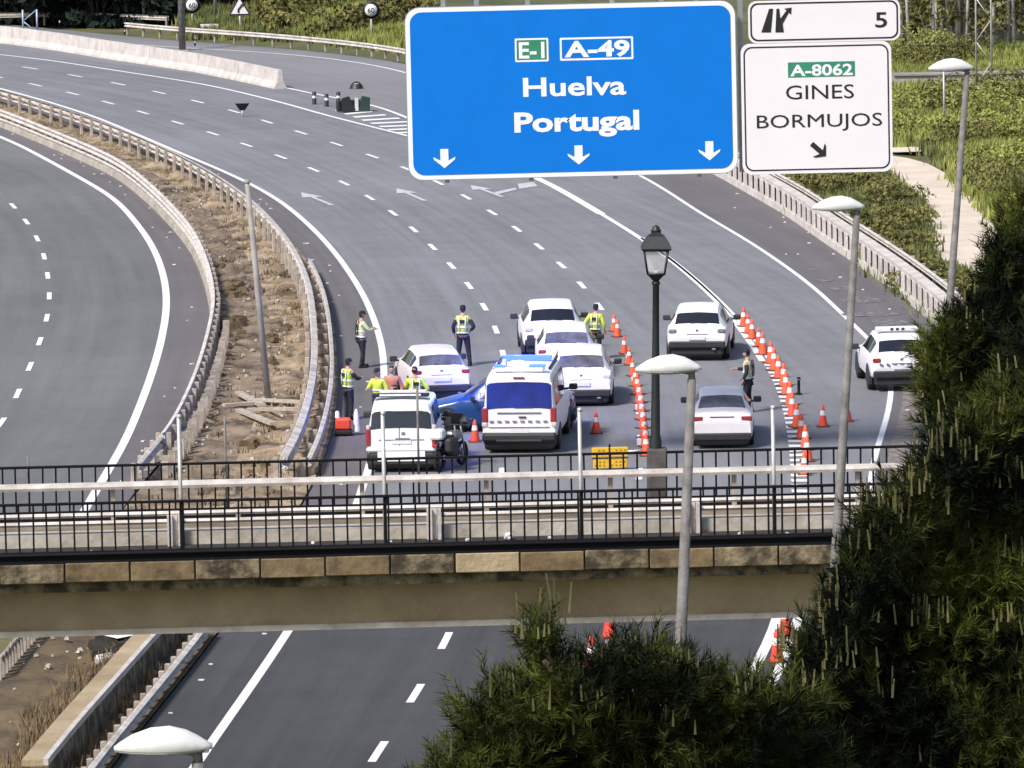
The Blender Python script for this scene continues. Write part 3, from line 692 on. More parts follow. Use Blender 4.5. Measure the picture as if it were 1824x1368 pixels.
# litter in the gutter
for i, (px, s_) in enumerate(((162,.10),(648,.09),(700,.05),(838,.12),(912,.17),(985,.07),(1113,.09),(1142,.05),(1327,.12),(560,.07),(1410,.08))):
    p = Vector((BO.x, BO.y, 6.57))+Vector((math.cos(byaw), math.sin(byaw), 0))*bx2(px)+Vector((-math.sin(byaw), math.cos(byaw), 0))*(.7+random.uniform(-.4, .5))
    bm = bmesh.new(); bmesh.ops.create_icosphere(bm, subdivisions=2, radius=s_*.5)
    for v_ in bm.verts: v_.co *= random.uniform(.7, 1.2); v_.co.z *= .8
    me = bpy.data.meshes.new('litter'); bm.to_mesh(me); bm.free(); me.materials.append(M['litter']); o = new_obj('crumpled_litter', me); o.location = p+Vector((0,0,s_*.3))
    tag(o, 'crumpled white litter in the dark gutter of the bridge' if s_ < .15 else 'largest ball of white litter in the bridge gutter below the big van', 'litter', 'litter in the bridge gutter')

# ------------------------------------------------------------------ fernandina lantern on the far bridge edge
def lantern():
    Y = BO.y+5.1; b = atY(1167, 905, Y); top = atY(1170, 404, Y).z
    t = thing('lantern_post', (b.x, Y, 6.4), 'black classic four sided lantern on a tall post beside the bridge', 'street lamp'); H_ = top-6.4; t.rotation_euler = (0, math.radians(1.0), 0)
    g = MB(); g.rbox((.03,0,.65), (.36,.36,1.05), .03); g.build('pedestal', mat('pedestal_stone', (.045,.04,.038), .9, col2=(.11,.10,.095), scale=4), t)
    g = MB(); zl = H_-.92
    g.lathe([(.11,.9),(.11,1.3),(.085,1.42),(.075,2.2),(.062,3.2),(.058,zl-.12),(.075,zl-.10),(.075,zl-.06),(.05,zl-.05)], 14); g.build('post', M['black_green'], t)
    # hexagonal cup, tapered frame
    g = MB(); g.lathe([(.05,zl-.05),(.09,zl),(.15,zl+.06),(.165,zl+.09)], 10); g.build('cup', M['black_green'], t)
    z0, z1 = zl+.09, zl+.52; a, b2 = .15, .215
    fr = MB(); gl = MB(); r4 = [(-1,-1),(1,-1),(1,1),(-1,1)]
    for k in range(4):
        p, q = r4[k], r4[(k+1) % 4]
        fr.tube([(p[0]*a,p[1]*a,z0),(p[0]*b2,p[1]*b2,z1)], .018, 5)
        fr.tube([(p[0]*a,p[1]*a,z0),(q[0]*a,q[1]*a,z0)], .02, 5); fr.tube([(p[0]*b2,p[1]*b2,z1),(q[0]*b2,q[1]*b2,z1)], .022, 5)
        gg = MB(); s_ = .98
        gg.add([(p[0]*a*s_,p[1]*a*s_,z0+.01),(q[0]*a*s_,q[1]*a*s_,z0+.01),(q[0]*b2*s_,q[1]*b2*s_,z1-.01),(p[0]*b2*s_,p[1]*b2*s_,z1-.01)], [(0,1,2,3)]); gg.build('pane', M['glass_lantern'], t)
    fr.build('frame', M['black_green'], t)
    g = MB(); g.tube([(0,0,z0-.02),(0,0,z0+.06)], .05, 8); g.tube([(0,0,z0+.06),(0,0,z0+.17)], .032, 8); g.build('bulb', M['lampwhite'], t)
    g = MB(); w = .27
    def sq(s_, z): return [(x*s_, y*s_, z) for x, y in r4]
    rings = [(.255,z1),(.27,z1+.03),(.225,z1+.12),(.15,z1+.24),(.09,z1+.28),(.085,z1+.31)]
    v = [p for s_, z in rings for p in sq(s_, z)]; f = [(i*4+k, i*4+(k+1) % 4, i*4+4+(k+1) % 4, i*4+4+k) for i in range(len(rings)-1) for k in range(4)]
    g.add(v, f); g.add(sq(.255, z1-.001), [(0,1,2,3)]); g.build('roof', M['black_green'], t)
    g = MB(); g.lathe([(.07,z1+.31),(.10,z1+.33),(.07,z1+.36),(.06,z1+.40),(.02,z1+.43)], 10); g.build('finial', M['black_green'], t)
lantern()

# ------------------------------------------------------------------ motorway lamp posts
def lamp_post(hx, hy, Y, xbase_px, ybase_px, headlen_px, label):
    top = atY(hx, hy, Y); b = atY(xbase_px, ybase_px, Y); s_ = F/Y
    slope = (top.x-b.x)/max(.5, top.z-b.z); z0 = 3.0 if Y < 95 else 0; z0 = th1(top.x, Y); H_ = top.z-z0
    bx = top.x-slope*H_; Lh = headlen_px/s_
    t = thing('street_lamp', (bx, Y, z0), label, 'street lamp', 'street lamps along the slope')
    g = MB(); g.tube([(0,0,0),(slope*H_*.5,0,H_*.5),(slope*H_,0,H_-.12)], [.11,.085,.055], 12); g.build('pole', M['pole'], t)
    g = MB(); g.lathe([(.17,0),(.17,.05),(.12,.08)], 10); g.build('base_flange', M['pole'], t)
    X0 = slope*H_
    g = MB(); g.tube([(X0,0,H_-.14),(X0,0,H_-.05),(X0-.06,0,H_-.02),(X0-.14,0,H_-.01)], [.045,.045,.04,.04], 8); g.build('bracket', M['pole'], t)
    # cobra head: teardrop shell
    prof = [(0.06,.03,.03),(-.02,.07,.055),(-.10,.105,.085),(-.22,.15,.12),(-.40,.185,.145),(-.60,.185,.135),(-.80,.14,.095),(-.93,.08,.05),(-1.0,.02,.02)]
    v = []; f = []; n = 12
    for x, w, h in prof:
        for k in range(n):
            a_ = 2*math.pi*k/n; zz = math.sin(a_)*h*(1.75 if math.sin(a_) > 0 else .25); v.append((X0+x*Lh+.1*Lh, math.cos(a_)*w*1.1*Lh, H_+zz*Lh+.0))
    for i in range(len(prof)-1):
        for k in range(n): l = (k+1) % n; f.append((i*n+k, i*n+l, i*n+n+l, i*n+n+k))
    f += [tuple(range(n)), tuple(range(len(f)*0+(len(prof)-1)*n, len(prof)*n))]
    g = MB(); g.add(v, f, True); hd = g.build('lamp_head', M['lampwhite'], t)
    v2 = []; 
    for x, w, h in prof:
        for k in range(n):
            a_ = 2*math.pi*k/n; zz = math.sin(a_)*h*(.10 if math.sin(a_) > 0 else .42); v2.append((X0+x*.95*Lh+.06*Lh, math.cos(a_)*w*1.04*Lh, H_+zz*Lh-.01))
    g = MB(); g.add(v2, f, True); g.build('lamp_bowl', M['lampglass'], hd)
    g = MB(); g.lathe([(.0,-.02),(.12*Lh,-.022),(.12*Lh,.0)], 10, (X0-.38*Lh,0,H_-.02*Lh)); g.build('lens', M['rim'], hd)
    g = MB(); g.box((X0+.04*Lh,0,H_-.01), (.16*Lh,.14*Lh,.05*Lh)); g.build('clamp', M['pole'], t)
lamp_post(352, 1333, 52, 352, 1500, 168, 'street lamp whose white head shows at the lower left edge')
lamp_post(1232, 658, 76, 1212, 1150, 112, 'street lamp with white head rising before the bridge and lantern')
lamp_post(1526, 370, 98, 1486, 1030, 88, 'leaning street lamp crossing the exit lane right of the cones')
lamp_post(1722, 122, 117, 1690, 560, 76, 'street lamp rising over the green slope at upper right')

# ------------------------------------------------------------------ gantry and signs
SY = 161.0; SS = F/SY
def sgn(px, py): p = atY(px, py, SY); return p
def rrect(w, h, r, n=6):
    o = []
    for cx, cy, a0 in ((w/2-r,-h/2+r,-90),(w/2-r,h/2-r,0),(-w/2+r,h/2-r,90),(-w/2+r,-h/2+r,180)):
        for k in range(n+1): a = math.radians(a0+90*k/n); o.append((cx+r*math.cos(a), cy+r*math.sin(a)))
    return o
def ring_mesh(mb, outer, inner, y):
    n = len(outer); v = [(x, y, z) for x, z in outer]+[(x, y, z) for x, z in inner]
    mb.add(v, [(i, (i+1) % n, n+(i+1) % n, n+i) for i in range(n)])
def text(body, h, c, m, parent, y, bold=0.0, sx=1.0, space=1.0, name='lettering', cap=.73):
    cu = bpy.data.curves.new('t', 'FONT'); cu.body = body; cu.size = h/cap; cu.align_x = 'CENTER'; cu.align_y = 'TOP_BASELINE'
    cu.offset = bold*h; cu.space_character = space; cu.resolution_u = 3
    o = bpy.data.objects.new('t', cu); COL.objects.link(o); bpy.context.view_layer.update()
    me = bpy.data.meshes.new_from_object(o.evaluated_get(bpy.context.evaluated_depsgraph_get())); bpy.data.objects.remove(o)
    vs = [v_.co.copy() for v_ in me.vertices]
    x0, x1 = min(v_.x for v_ in vs), max(v_.x for v_ in vs); y0 = min(v_.y for v_ in vs)
    cap_y0 = 0.0
    for v_ in me.vertices: v_.co = Vector(((v_.co.x-(x0+x1)/2)*sx, 0, v_.co.y))
    zs = [v_.co.z for v_ in me.vertices]
    me.materials.clear(); me.materials.append(m); ob = new_obj(name, me, None, parent)
    return ob, (x1-x0)*sx, min(zs), max(zs)
def put_text(body, x0, x1, ytop, ybase, org, m, parent, y, bold=.0, desc=False, name='lettering'):
    """fit text to the sign: left/right and top/baseline given on the sign face"""
    a = sgn(x0, ybase)-org; b = sgn(x1, ytop)-org; Wd = b.x-a.x
    ob, w, z0, z1 = text(body, 1.0, (0,0), m, parent, y, bold, 1.0)
    me = ob.data
    ref0 = 0.0; ref1 = z1
    sc = (b.z-a.z)/(ref1-ref0)
    for v_ in me.vertices: v_.co = Vector((v_.co.x*Wd/w, 0, (v_.co.z-ref0)*sc))
    ob.location = ((a.x+b.x)/2, y, a.z); return ob
org = sgn(1018, 161)
sg = thing('gantry_sign', org, 'large blue overhead motorway sign for Huelva and Portugal with three down arrows', 'road sign'); sg.rotation_euler = (0, math.radians(-.35), 0)
w_, h_ = 8.62, 4.52
mb = MB(); mb.prism(rrect(w_, h_, .38), 'Y', .0, .06); mb.build('panel', M['white_trim'], sg)
mb = MB(); mb.prism(rrect(w_-.26, h_-.26, .30), 'Y', -.014, -.002); mb.build('blue_face', M['blue_sign'], sg)
mb = MB(); ring_mesh(mb, rrect(w_+.02, h_+.02, .40), rrect(w_-.02, h_-.02, .37), -.004); mb.build('edge_line', M['sign_back'], sg)
for k in (-3, -1, 1, 3): mb = MB(); mb.box((k*1.1,.12,.3), (.12,.10,5.3)); mb.build('stiffener', M['sign_back'], sg)
def box_px(name, x0, y0, x1, y1, m, parent, org, y, lw=0):
    a = sgn(x0, y1)-org; b = sgn(x1, y0)-org; c = (a+b)/2; mb = MB()
    if lw:
        W_, H_ = b.x-a.x, b.z-a.z; o_ = rrect(W_, H_, .03, 2); i_ = rrect(W_-2*lw, H_-2*lw, .02, 2)
        ring_mesh(mb, [(p+c.x, q+c.z) for p, q in o_], [(p+c.x, q+c.z) for p, q in i_], y)
    else: mb.add([(a.x,y,a.z),(b.x,y,a.z),(b.x,y,b.z),(a.x,y,b.z)], [(0,1,2,3)])
    return mb.build(name, m, parent)
box_px('green_box', 918, 67, 977, 110, M['green_sign'], sg, org, -.018)
box_px('box_border', 918, 67, 977, 110, M['white_trim'], sg, org, -.021, .045)
box_px('box_border', 998, 65, 1128, 108, M['white_trim'], sg, org, -.018, .05)
put_text('E-1', 925, 970, 74, 103, org, M['white_trim'], sg, -.024, .03)
put_text('A-49', 1006, 1122, 71, 101, org, M['white_trim'], sg, -.022, .045)
put_text('Huelva', 932, 1115, 135, 171, org, M['white_trim'], sg, -.022, .03)
put_text('Portugal', 916, 1138, 196, 234, org, M['white_trim'], sg, -.022, .045, True)
def arrow_poly(c, L, hw, hh, sw, ang):
    pts = [(-sw/2, L/2),(sw/2, L/2),(sw/2, -L/2+hh*.75),(hw/2, -L/2+hh*1.12),(hw/2-.02, -L/2+hh*.85),(0, -L/2),(-hw/2+.02, -L/2+hh*.85),(-hw/2, -L/2+hh*1.12),(-sw/2, -L/2+hh*.75)]
    ca, sa = math.cos(ang), math.sin(ang); return [(c[0]+x*ca-z*sa, c[1]+x*sa+z*ca) for x, z in pts]
for px, py in ((791,281),(1030,276),(1263,270)):
    p = sgn(px, py)-org; mb = MB(); mb.prism(arrow_poly((p.x, p.z), .50, .58, .26, .21, 0), 'Y', -.024, -.016); mb.build('arrow', M['white_trim'], sg)

org2 = sgn(1455, 192)
s2 = thing('gantry_sign', org2, 'white exit sign reading A-8062 Gines Bormujos with a slanted black arrow', 'road sign'); s2.rotation_euler = (0, math.radians(-.3), 0)
a = sgn(1328, 307)-org2; b = sgn(1603, 76)-org2; W2, H2 = 3.93, 3.42
mb = MB(); mb.prism(rrect(W2, H2, .24), 'Y', 0, .05); mb.build('panel', M['white_sign'], s2)
mb = MB(); ring_mesh(mb, rrect(W2-.14, H2-.16, .22), rrect(W2-.22, H2-.24, .19), -.004); mb.build('black_border', M['sign_black'], s2)
box_px('green_box', 1404, 109, 1523, 138, M['green_sign'], s2, org2, -.006)
put_text('A-8062', 1408, 1519, 113, 135, org2, M['white_trim'], s2, -.012, .035)
put_text('GINES', 1400, 1521, 150, 177, org2, M['sign_black'], s2, -.008, .0)
put_text('BORMUJOS', 1348, 1571, 201, 228, org2, M['sign_black'], s2, -.008, .0)
p = sgn(1458, 267)-org2; mb = MB(); mb.prism(arrow_poly((p.x, p.z), .50, .46, .22, .13, math.radians(48)), 'Y', -.014, -.006); mb.build('arrow', M['sign_black'], s2)
org3 = sgn(1468, 37)
s3 = thing('gantry_sign', org3, 'white exit number panel with fork symbol and 5 above the white sign', 'road sign'); s3.rotation_euler = (0, math.radians(-.3), 0)
W3, H3 = 3.96, 1.10
mb = MB(); mb.prism(rrect(W3, H3, .22), 'Y', 0, .05); mb.build('panel', M['white_sign'], s3)
mb = MB(); ring_mesh(mb, rrect(W3-.10, H3-.10, .2), rrect(W3-.19, H3-.19, .17), -.004); mb.build('black_border', M['sign_black'], s3)
put_text('5', 1559, 1580, 22, 49, org3, M['sign_black'], s3, -.008, .02)
def sym(pts):
    mb = MB(); mb.prism([((sgn(x, y)-org3).x, (sgn(x, y)-org3).z) for x, y in pts], 'Y', -.012, -.005); return mb.build('exit_symbol', M['sign_black'], s3)
sym([(1356,57),(1370,15),(1377,15),(1373,57)]); sym([(1381,57),(1383,15),(1388,15),(1390,33),(1401,18),(1397,15),(1410,13),(1409,26),(1405,22),(1394,42),(1396,57)])
# cantilever structure carrying the signs, leg right of the carriageway
gz = sgn(912, -60).z
t = thing('sign_gantry', (sgn(1900, 500).x, SY+.55, 0), 'steel cantilever gantry carrying the overhead signs from the right roadside', 'gantry')
lx = t.location.x
mb = MB(); mb.rbox((0,0,(gz+1)/2), (.5,.5,gz+1), .04); mb.build('leg', M['sign_back'], t)
mb = MB(); mb.box((0,0,.15), (1.0,1.0,.3)); mb.build('footing', M['conc'], t)
mb = MB(); x0 = sgn(740, 0).x-lx
for z in (gz+.1, gz+.9): mb.rbox((x0/2,0,z), (abs(x0)+.5,.18,.18), .02)
n = 14
for i in range(n): mb.tube([(x0*i/n,0,gz+(.1 if i % 2 else .9)),(x0*(i+1)/n,0,gz+(.9 if i % 2 else .1))], .045, 6)
mb.build('arm', M['sign_back'], t)
for px in (850, 1180, 1320, 1400, 1560):
    x = sgn(px, 100).x-lx; zb = sgn(px, 300 if px != 1320 else 308).z
    mb = MB(); mb.box((x,-.2,(gz+zb)/2), (.13,.12,gz-zb)); mb.build('hanger', M['sign_back'], t)

# ------------------------------------------------------------------ vehicles
def car(name, P, loc, rz, label, cat, group=None, scale=1.0, sx=1.0):
    """P: dict with L W belt st(list of y, zbot, ztop, widthfac, roofw) rearglass sideglass etc. rear at y=0, front at +y"""
    root = thing(name, loc, label, cat, group, rz, scale)
    if sx != 1.0: root.scale = (scale*sx, scale, scale)
    Wh = P['W']/2; st = P['st']; belt = P['belt']
    def sec(u):
        i = min(int(u), len(st)-2); t = u-i; a, b = st[i], st[i+1]
        y, zb, zt, wf, rw = [a[k]*(1-t)+b[k]*t for k in range(5)]
        w = Wh*wf; bl = min(belt, zt-.05); r_ = rw*Wh
        if zt-belt < .12: r_ = w*.93-(w*.93-r_)*max(0, min(1, (zt-belt)/.12))
        pts = [(0,zb),(w*.86,zb),(w*.96,zb+.07),(w*.995,zb+(bl-zb)*.35),(w,zb+(bl-zb)*.6),(w*.985,bl-(bl-zb)*.1),(w*.955,bl),(r_+ (w*.955-r_)*.08,zt-.10 if zt-bl>.15 else zt-.03),(r_*.94,zt-.025),(r_*.75,zt),(0,zt+.018)]
        return y, pts
    def surf(u, v_, sgn_=1):
        y, pts = sec(u); j = min(int(v_), len(pts)-2); t = v_-j; x = pts[j][0]*(1-t)+pts[j+1][0]*t; z = pts[j][1]*(1-t)+pts[j+1][1]*t
        return Vector((x*sgn_, y, z))
    NU = (len(st)-1)*3+1; NV = 10; mb = MB(); v = []; ring = 2*NV
    for a in range(NU):
        u = a/3; 
        for b in range(NV+1): v.append(surf(u, b))
        for b in range(NV-1, 0, -1): v.append(surf(u, b, -1))
    f = [(a*ring+b, a*ring+(b+1) % ring, a*ring+ring+(b+1) % ring, a*ring+ring+b) for a in range(NU-1) for b in range(ring)]
    f += [tuple(range(ring)), tuple(range((NU-1)*ring, NU*ring))]
    mb.add(v, f, True); body = mb.build('body', P['paint'], root)
    body.data.set_sharp_from_angle(angle=math.radians(38))
    def patch(nm, u0, u1, v0, v1, m, both=False, sg_=1, off=.009, parent=None, rnd=.18, n1=6, n2=6):
        mb = MB(); V = []
        for a in range(n1+1):
            for b in range(n2+1):
                ta, tb = a/n1, b/n2
                if both:   # spans the whole width on top: tb from -1..1
                    tt = tb*2-1; s_ = -1 if tt < 0 else 1; vv = v1-(v1-v0)*abs(tt)
                    cr_ = 1-rnd*.25*((2*ta-1)**2)*0; p = surf(u0+(u1-u0)*ta, vv, s_); e = .02
                    pu = surf(min(u0+(u1-u0)*ta+e, len(st)-1.001), vv, s_)-surf(max(u0+(u1-u0)*ta-e, 0), vv, s_); pv = surf(u0+(u1-u0)*ta, max(vv-.05, 0), s_)-surf(u0+(u1-u0)*ta, min(vv+.05, NV), s_); pv *= s_
                    n = pu.cross(pv); n = -n if (n.z < 0 and abs(n.z) > .05) or (abs(n.z) <= .05 and n.y*(1 if u0 > len(st)/2 else -1) < 0) else n
                else:
                    p = surf(u0+(u1-u0)*ta, v0+(v1-v0)*tb, sg_); n = Vector((sg_, 0, .2))
                n.normalize(); V.append(p+n*off)
        c = n2+1; mb.add(V, [(a*c+b, a*c+b+1, a*c+c+b+1, a*c+c+b) for a in range(n1) for b in range(n2)], True)
        return mb.build(nm, m, parent or root)
    rg = P['rearglass']; patch('rear_window', rg[0], rg[1], rg[2], 10, P.get('rg_mat', M['glass']), both=True, off=.012)
    fg = P['frontglass']; patch('windscreen', fg[0], fg[1], 7.6, 10, M['glass'], both=True, off=.012)
    for s_ in (-1, 1):
        for u0, u1 in P['sideglass']: patch('side_window', u0, u1, 6.12, 6.92, M['glass'], sg_=s_, off=.01)
    for s_ in (-1, 1):
        for y in P['axles']:
            R_ = P.get('R', .32); g = MB(); g.lathe([(R_*.55,-.11),(R_*.95,-.11),(R_,-.07),(R_,.07),(R_*.95,.11),(R_*.55,.11)], 20, axis='X'); wh = g.build('wheel', M['rubber'], root); wh.location = (s_*(Wh-.12), y, R_)
            g = MB(); g.lathe([(.0,.085),(R_*.12,.09),(R_*.3,.06),(R_*.56,.08),(R_*.58,.0)] if s_ > 0 else [(.0,-.085),(R_*.12,-.09),(R_*.3,-.06),(R_*.56,-.08),(R_*.58,.0)], 12, axis='X'); g.build('rim', M['rim'], wh)
            g = MB(); n = 14; rr = R_*1.17; x0 = s_*(Wh*1.003+.003)
            arc = [(y+rr*math.cos(math.pi*k/n), R_+rr*math.sin(math.pi*k/n)) for k in range(n+1)]+[(y-rr, .2), (y+rr, .2)]
            if P.get('arch', True): g.prism(arc, 'X', s_*(Wh*.90), x0 if P.get('boxy') else s_*(Wh*1.0)); g.build('wheel_arch', M['plastic'], root)
    for s_ in (-1, 1):   # mirrors
        y, z = P['mirror']; g = MB(); g.rbox((s_*(Wh+.13), y, z), (.22,.12,.16), .03); g.tube([(s_*(Wh-.06), y+.02, z-.06),(s_*(Wh+.06), y, z-.04)], .03, 6)
        g.build('mirror', P.get('mirror_m', P['paint']), root)
    for nm, c, d, m_ in P['extras']:
        g = MB(); g.rbox(c, d, min(d)*.25); g.build(nm, m_, root)
    return root, surf, patch
def lamps(W, y, z, h, w=.22, m=None, x=.80): return [('tail_light', (s_*W/2*x, y, z), (w, .12, h), m or M['redlamp']) for s_ in (-1, 1)]
# --- big white police van
VAN = dict(L=5.1, W=1.98, belt=1.12, paint=M['vanwhite'], R=.34, boxy=True,
  st=[(0,.54,.62,.90,.9),(.0,.52,1.16,.93,.88),(.07,.40,1.97,.965,.86),(.22,.38,2.08,.99,.85),(1.2,.34,2.12,1.0,.86),(3.3,.32,2.12,1.0,.86),(3.75,.32,2.0,1.0,.84),(4.45,.32,1.30,1.0,.84),(4.95,.34,1.05,.96,.85),(5.12,.36,.8,.86,.85)],
  rearglass=(1.06,1.90,7.35), rg_mat=M['glass_blue_glow'], frontglass=(6.1,6.95), sideglass=[(3.15,4.1),(4.2,4.92),(5.02,6.3)], axles=(.95,4.1), mirror=(3.95,1.3), mirror_m=M['plastic'],
  extras=lamps(1.98,.02,1.02,.40,.16,x=.90)+[('tail_light_clear', (s_*.90,.0,.78), (.15,.1,.12), M['clearlamp']) for s_ in (-1,1)]+
   [('bumper',(0,-.03,.44),(1.94,.22,.22),M['plastic']),('bumper_trim',(0,-.03,.60),(1.90,.16,.09),M['vanwhite']),('underbody_shade',(0,.45,.26),(1.84,.9,.30),M['plastic']),('number_plate',(-.0,-.118,.62),(.52,.012,.11),M['plate']),  # underbody is a black box that also stands for the shade beneath
    ('door_handle',(.08,-.03,.98),(.20,.03,.035),M['plastic']),('trim_line',(0,-.022,.70),(1.60,.02,.022),M['plastic']),('trim_strip',(0,-.022,1.09),(1.15,.02,.03),M['mark']),('third_brake_light',(0,.05,2.02),(.3,.05,.04),M['redlamp']),
    ('wiper',(.12,-.005,1.22),(.5,.02,.02),M['plastic']),('rear_step',(0,-.12,.36),(1.2,.1,.06),M['plastic']), ('roof_rail',(-.72,2.4,2.15),(.05,2.8,.05),M['plastic']),('roof_rail',(.72,2.4,2.15),(.05,2.8,.05),M['plastic'])])
def put(px, py): return at(px, py)
van, _, _ = car('police_van', VAN, put(926,808), math.radians(-5.0), 'large white police van with glowing blue rear window and roof light bar', 'van', scale=1.02, sx=1.02)
for k in range(8): # line of dark lettering across the doors, illegible in the photo
    g = MB(); g.box((-.72+k*.2,-.026,.86), (.11,.006,.05)); g.build('door_mark', M['mark'], van)
# light bar and antenna
g = MB(); g.rbox((-.02,.55,2.19), (1.30,.26,.13), .03); bar = g.build('light_bar', M['lampwhite'], van)
g = MB(); g.rbox((-.52,.55,2.27), (.3,.26,.07), .03); g.rbox((.45,.55,2.27), (.42,.26,.07), .03); g.build('beacon_lens', M['bluelight'], bar)
g = MB(); g.rbox((-.40,.55,2.36), (.12,.12,.20), .03); g.build('beacon', M['lampwhite'], van)
g = MB(); g.rbox((0,2.9,2.22), (1.3,.28,.12), .03); b2_ = g.build('front_light_bar', M['bluelight'], van)
# --- small white van
KAN = dict(L=4.3, W=1.80, belt=1.10, paint=M['vanwhite'], R=.31, boxy=True,
  st=[(0,.38,.52,.90,.9),(.0,.36,1.10,.93,.88),(.10,.36,1.68,.955,.82),(.26,.34,1.78,.98,.80),(1.2,.3,1.83,1.0,.82),(2.6,.3,1.80,1.0,.82),(2.9,.3,1.68,1.0,.80),(3.5,.3,1.08,1.0,.8),(4.1,.3,.92,.96,.82),(4.3,.32,.7,.86,.82)],
  rearglass=(1.10,1.86,7.3), frontglass=(6.1,6.95), sideglass=[(3.2,4.1),(4.25,4.95),(5.02,6.3)], axles=(.72,3.4), mirror=(3.05,1.15), mirror_m=M['plastic'],
  extras=lamps(1.8,.02,.92,.44,.12,x=.92)+[('tail_light_clear',(s_*.83,.02,1.19),(.1,.1,.12),M['clearlamp']) for s_ in (-1,1)]+[('bumper',(0,-.03,.62),(1.76,.16,.09),M['vanwhite']),('lower_bumper',(0,.02,.36),(1.72,.2,.34),M['plastic']),('underbody_shade',(0,.5,.22),(1.6,.9,.22),M['plastic']),('bumper_panel',(0,-.085,.44),(1.20,.02,.26),M['vanwhite']),('number_plate',(0,-.02,.80),(.50,.012,.09),M['plate']),
    ('door_seam',(-.05,-.01,.95),(.012,.012,.5),M['plastic']),('badge',(.05,-.014,1.03),(.09,.012,.07),M['rim']),('wiper',(.15,.02,1.62),(.75,.02,.03),M['litter']),('trim_line',(0,-.012,.86),(1.15,.012,.02),M['mark']),('door_lettering',(.03,-.016,.885),(.36,.012,.05),M['mark'])])
kan, _, _ = car('small_van', KAN, put(716,842), math.radians(-2.5), 'small white boxy police van parked nearest the bridge on the left', 'van', scale=1.02, sx=1.03)
g = MB(); g.rbox((-.05,.9,1.92), (1.45,.34,.07), .03); bb = g.build('roof_light_bar', M['navy'], kan)
g = MB(); g.rbox((-.05,.72,1.94), (1.05,.02,.05), .005); g.build('light_bar_trim', M['litter'], bb)
g = MB(); g.rbox((-.05,1.9,1.90), (1.2,.08,.06), .02); g.build('roof_bar', M['litter'], kan)
# --- cars
def hatch(paint, W=1.80, H=1.50, belt=.95, glass=None, suv=False, L=4.2, lampm=None):
    k = H/1.5; gb = .12 if suv else 0
    return dict(L=L, W=W, belt=belt, paint=paint, R=.33+gb*.25,
     st=[(0,.34+gb,.48+gb,.84,.8),(-.02,.30+gb,.74,.88,.8),(.06,.28+gb,.96,.93,.76),(.14,.26+gb,belt+.07,.95,.76),(.56,.22+gb,1.36*k,.985,.68),(.85,.2+gb,1.455*k,1.0,.67),(1.8,.2+gb,1.50*k,1.0,.68),(2.35,.2+gb,1.45*k,1.0,.67),(3.05,.2+gb,belt+.06,1.0,.72),(3.8,.22+gb,belt-.12,.96,.78),(L,.28+gb,.62,.84,.8)],
     rearglass=(3.12,3.92,8.0), rg_mat=glass or M['glass'], frontglass=(7.08,7.92), sideglass=[(4.1,5.1),(5.2,7.3)], axles=(.75,L-.85), mirror=(2.75,.98+gb*.5), mirror_m=M['plastic'],
     extras=lamps(W,.06,.86+gb*.5,.13,.24,lampm,x=.78)+[('bumper_insert',(0,-.03,.40+gb),(W*.90,.14,.20),M['plastic']),('underbody_shade',(0,.5,.22+gb*.6),(W*.84,1.0,.24),M['plastic']),('number_plate',(0,-.035,.66+gb*.5),(.50,.014,.11),M['plate']),('badge',(0,.03,.90+gb*.4),(.08,.02,.07),M['rim']),('handle_strip',(0,.0,.78+gb*.4),(.62,.03,.03),M['rim']),('wiper',(.05,.19,belt+.12),(.5,.03,.02),M['plastic']),('exhaust',(.5,-.03,.26+gb),(.12,.12,.05),M['rim'])])  # black box under the body deepens the shade below the car
def saloon(paint, W=1.78, L=4.5):
    return dict(L=L, W=W, belt=.92, paint=paint, R=.32,
     st=[(0,.34,.48,.84,.8),(-.02,.28,.76,.88,.82),(.05,.26,.94,.93,.84),(.14,.24,.99,.95,.84),(.62,.22,1.02,.98,.80),(1.15,.2,1.35,1.0,.66),(1.5,.2,1.425,1.0,.65),(2.2,.2,1.44,1.0,.66),(2.7,.2,1.38,1.0,.65),(3.35,.2,.99,1.0,.72),(4.2,.22,.82,.95,.8),(L,.28,.6,.84,.8)],
     rearglass=(4.08,4.9,8.0), rg_mat=M['glass_light'], frontglass=(8.08,8.92), sideglass=[(5.15,6.6),(6.7,8.3)], axles=(.95,3.7), mirror=(3.0,.98), mirror_m=M['plastic'],
     extras=lamps(W,.04,.82,.13,.30,M['redlamp'],x=.76)+[('bumper_insert',(0,-.02,.34),(W*.9,.14,.2),M['plastic']),('underbody_shade',(0,.5,.22),(W*.84,1.0,.22),M['plastic']),('number_plate',(0,.005,.78),(.52,.014,.11),M['plate']),('boot_trim',(0,.01,.87),(.66,.02,.03),M['plastic']),('badge',(0,.055,.925),(.07,.02,.05),M['rim'])])
car('saloon_car', saloon(M['carsilver'], 1.74), put(1287,800), math.radians(-1.5), 'silver white saloon waiting in the lane nearest the bridge right of the lantern', 'car')
car('suv_car', hatch(M['carwhite'], 1.86, 1.60, 1.02, suv=True, L=4.4, lampm=M['mark']), put(1242,644), math.radians(-5), 'white crossover car seen from behind right of the lantern post', 'car', sx=1.02)
car('suv_car', hatch(M['carwhite'], 1.86, 1.60, 1.0, glass=M['glass_light'], L=4.3, lampm=M['clearlamp']), put(1036,725), math.radians(-1), 'white hatchback directly right of the police van, nearest of three queued cars', 'car', 'three queued white cars')
car('hatchback_car', hatch(M['carwhite'], 1.84, 1.55, .98, glass=M['glass_light']), put(1010,678), math.radians(0), 'middle white hatchback of three queued beyond the police van', 'car', 'three queued white cars')
car('suv_car', hatch(M['carwhite'], 1.88, 1.66, 1.05, suv=True, L=4.4, lampm=M['clearlamp']), put(986,640), math.radians(2), 'farthest white car of three queued, with dark mirrors', 'car', 'three queued white cars', sx=1.02)
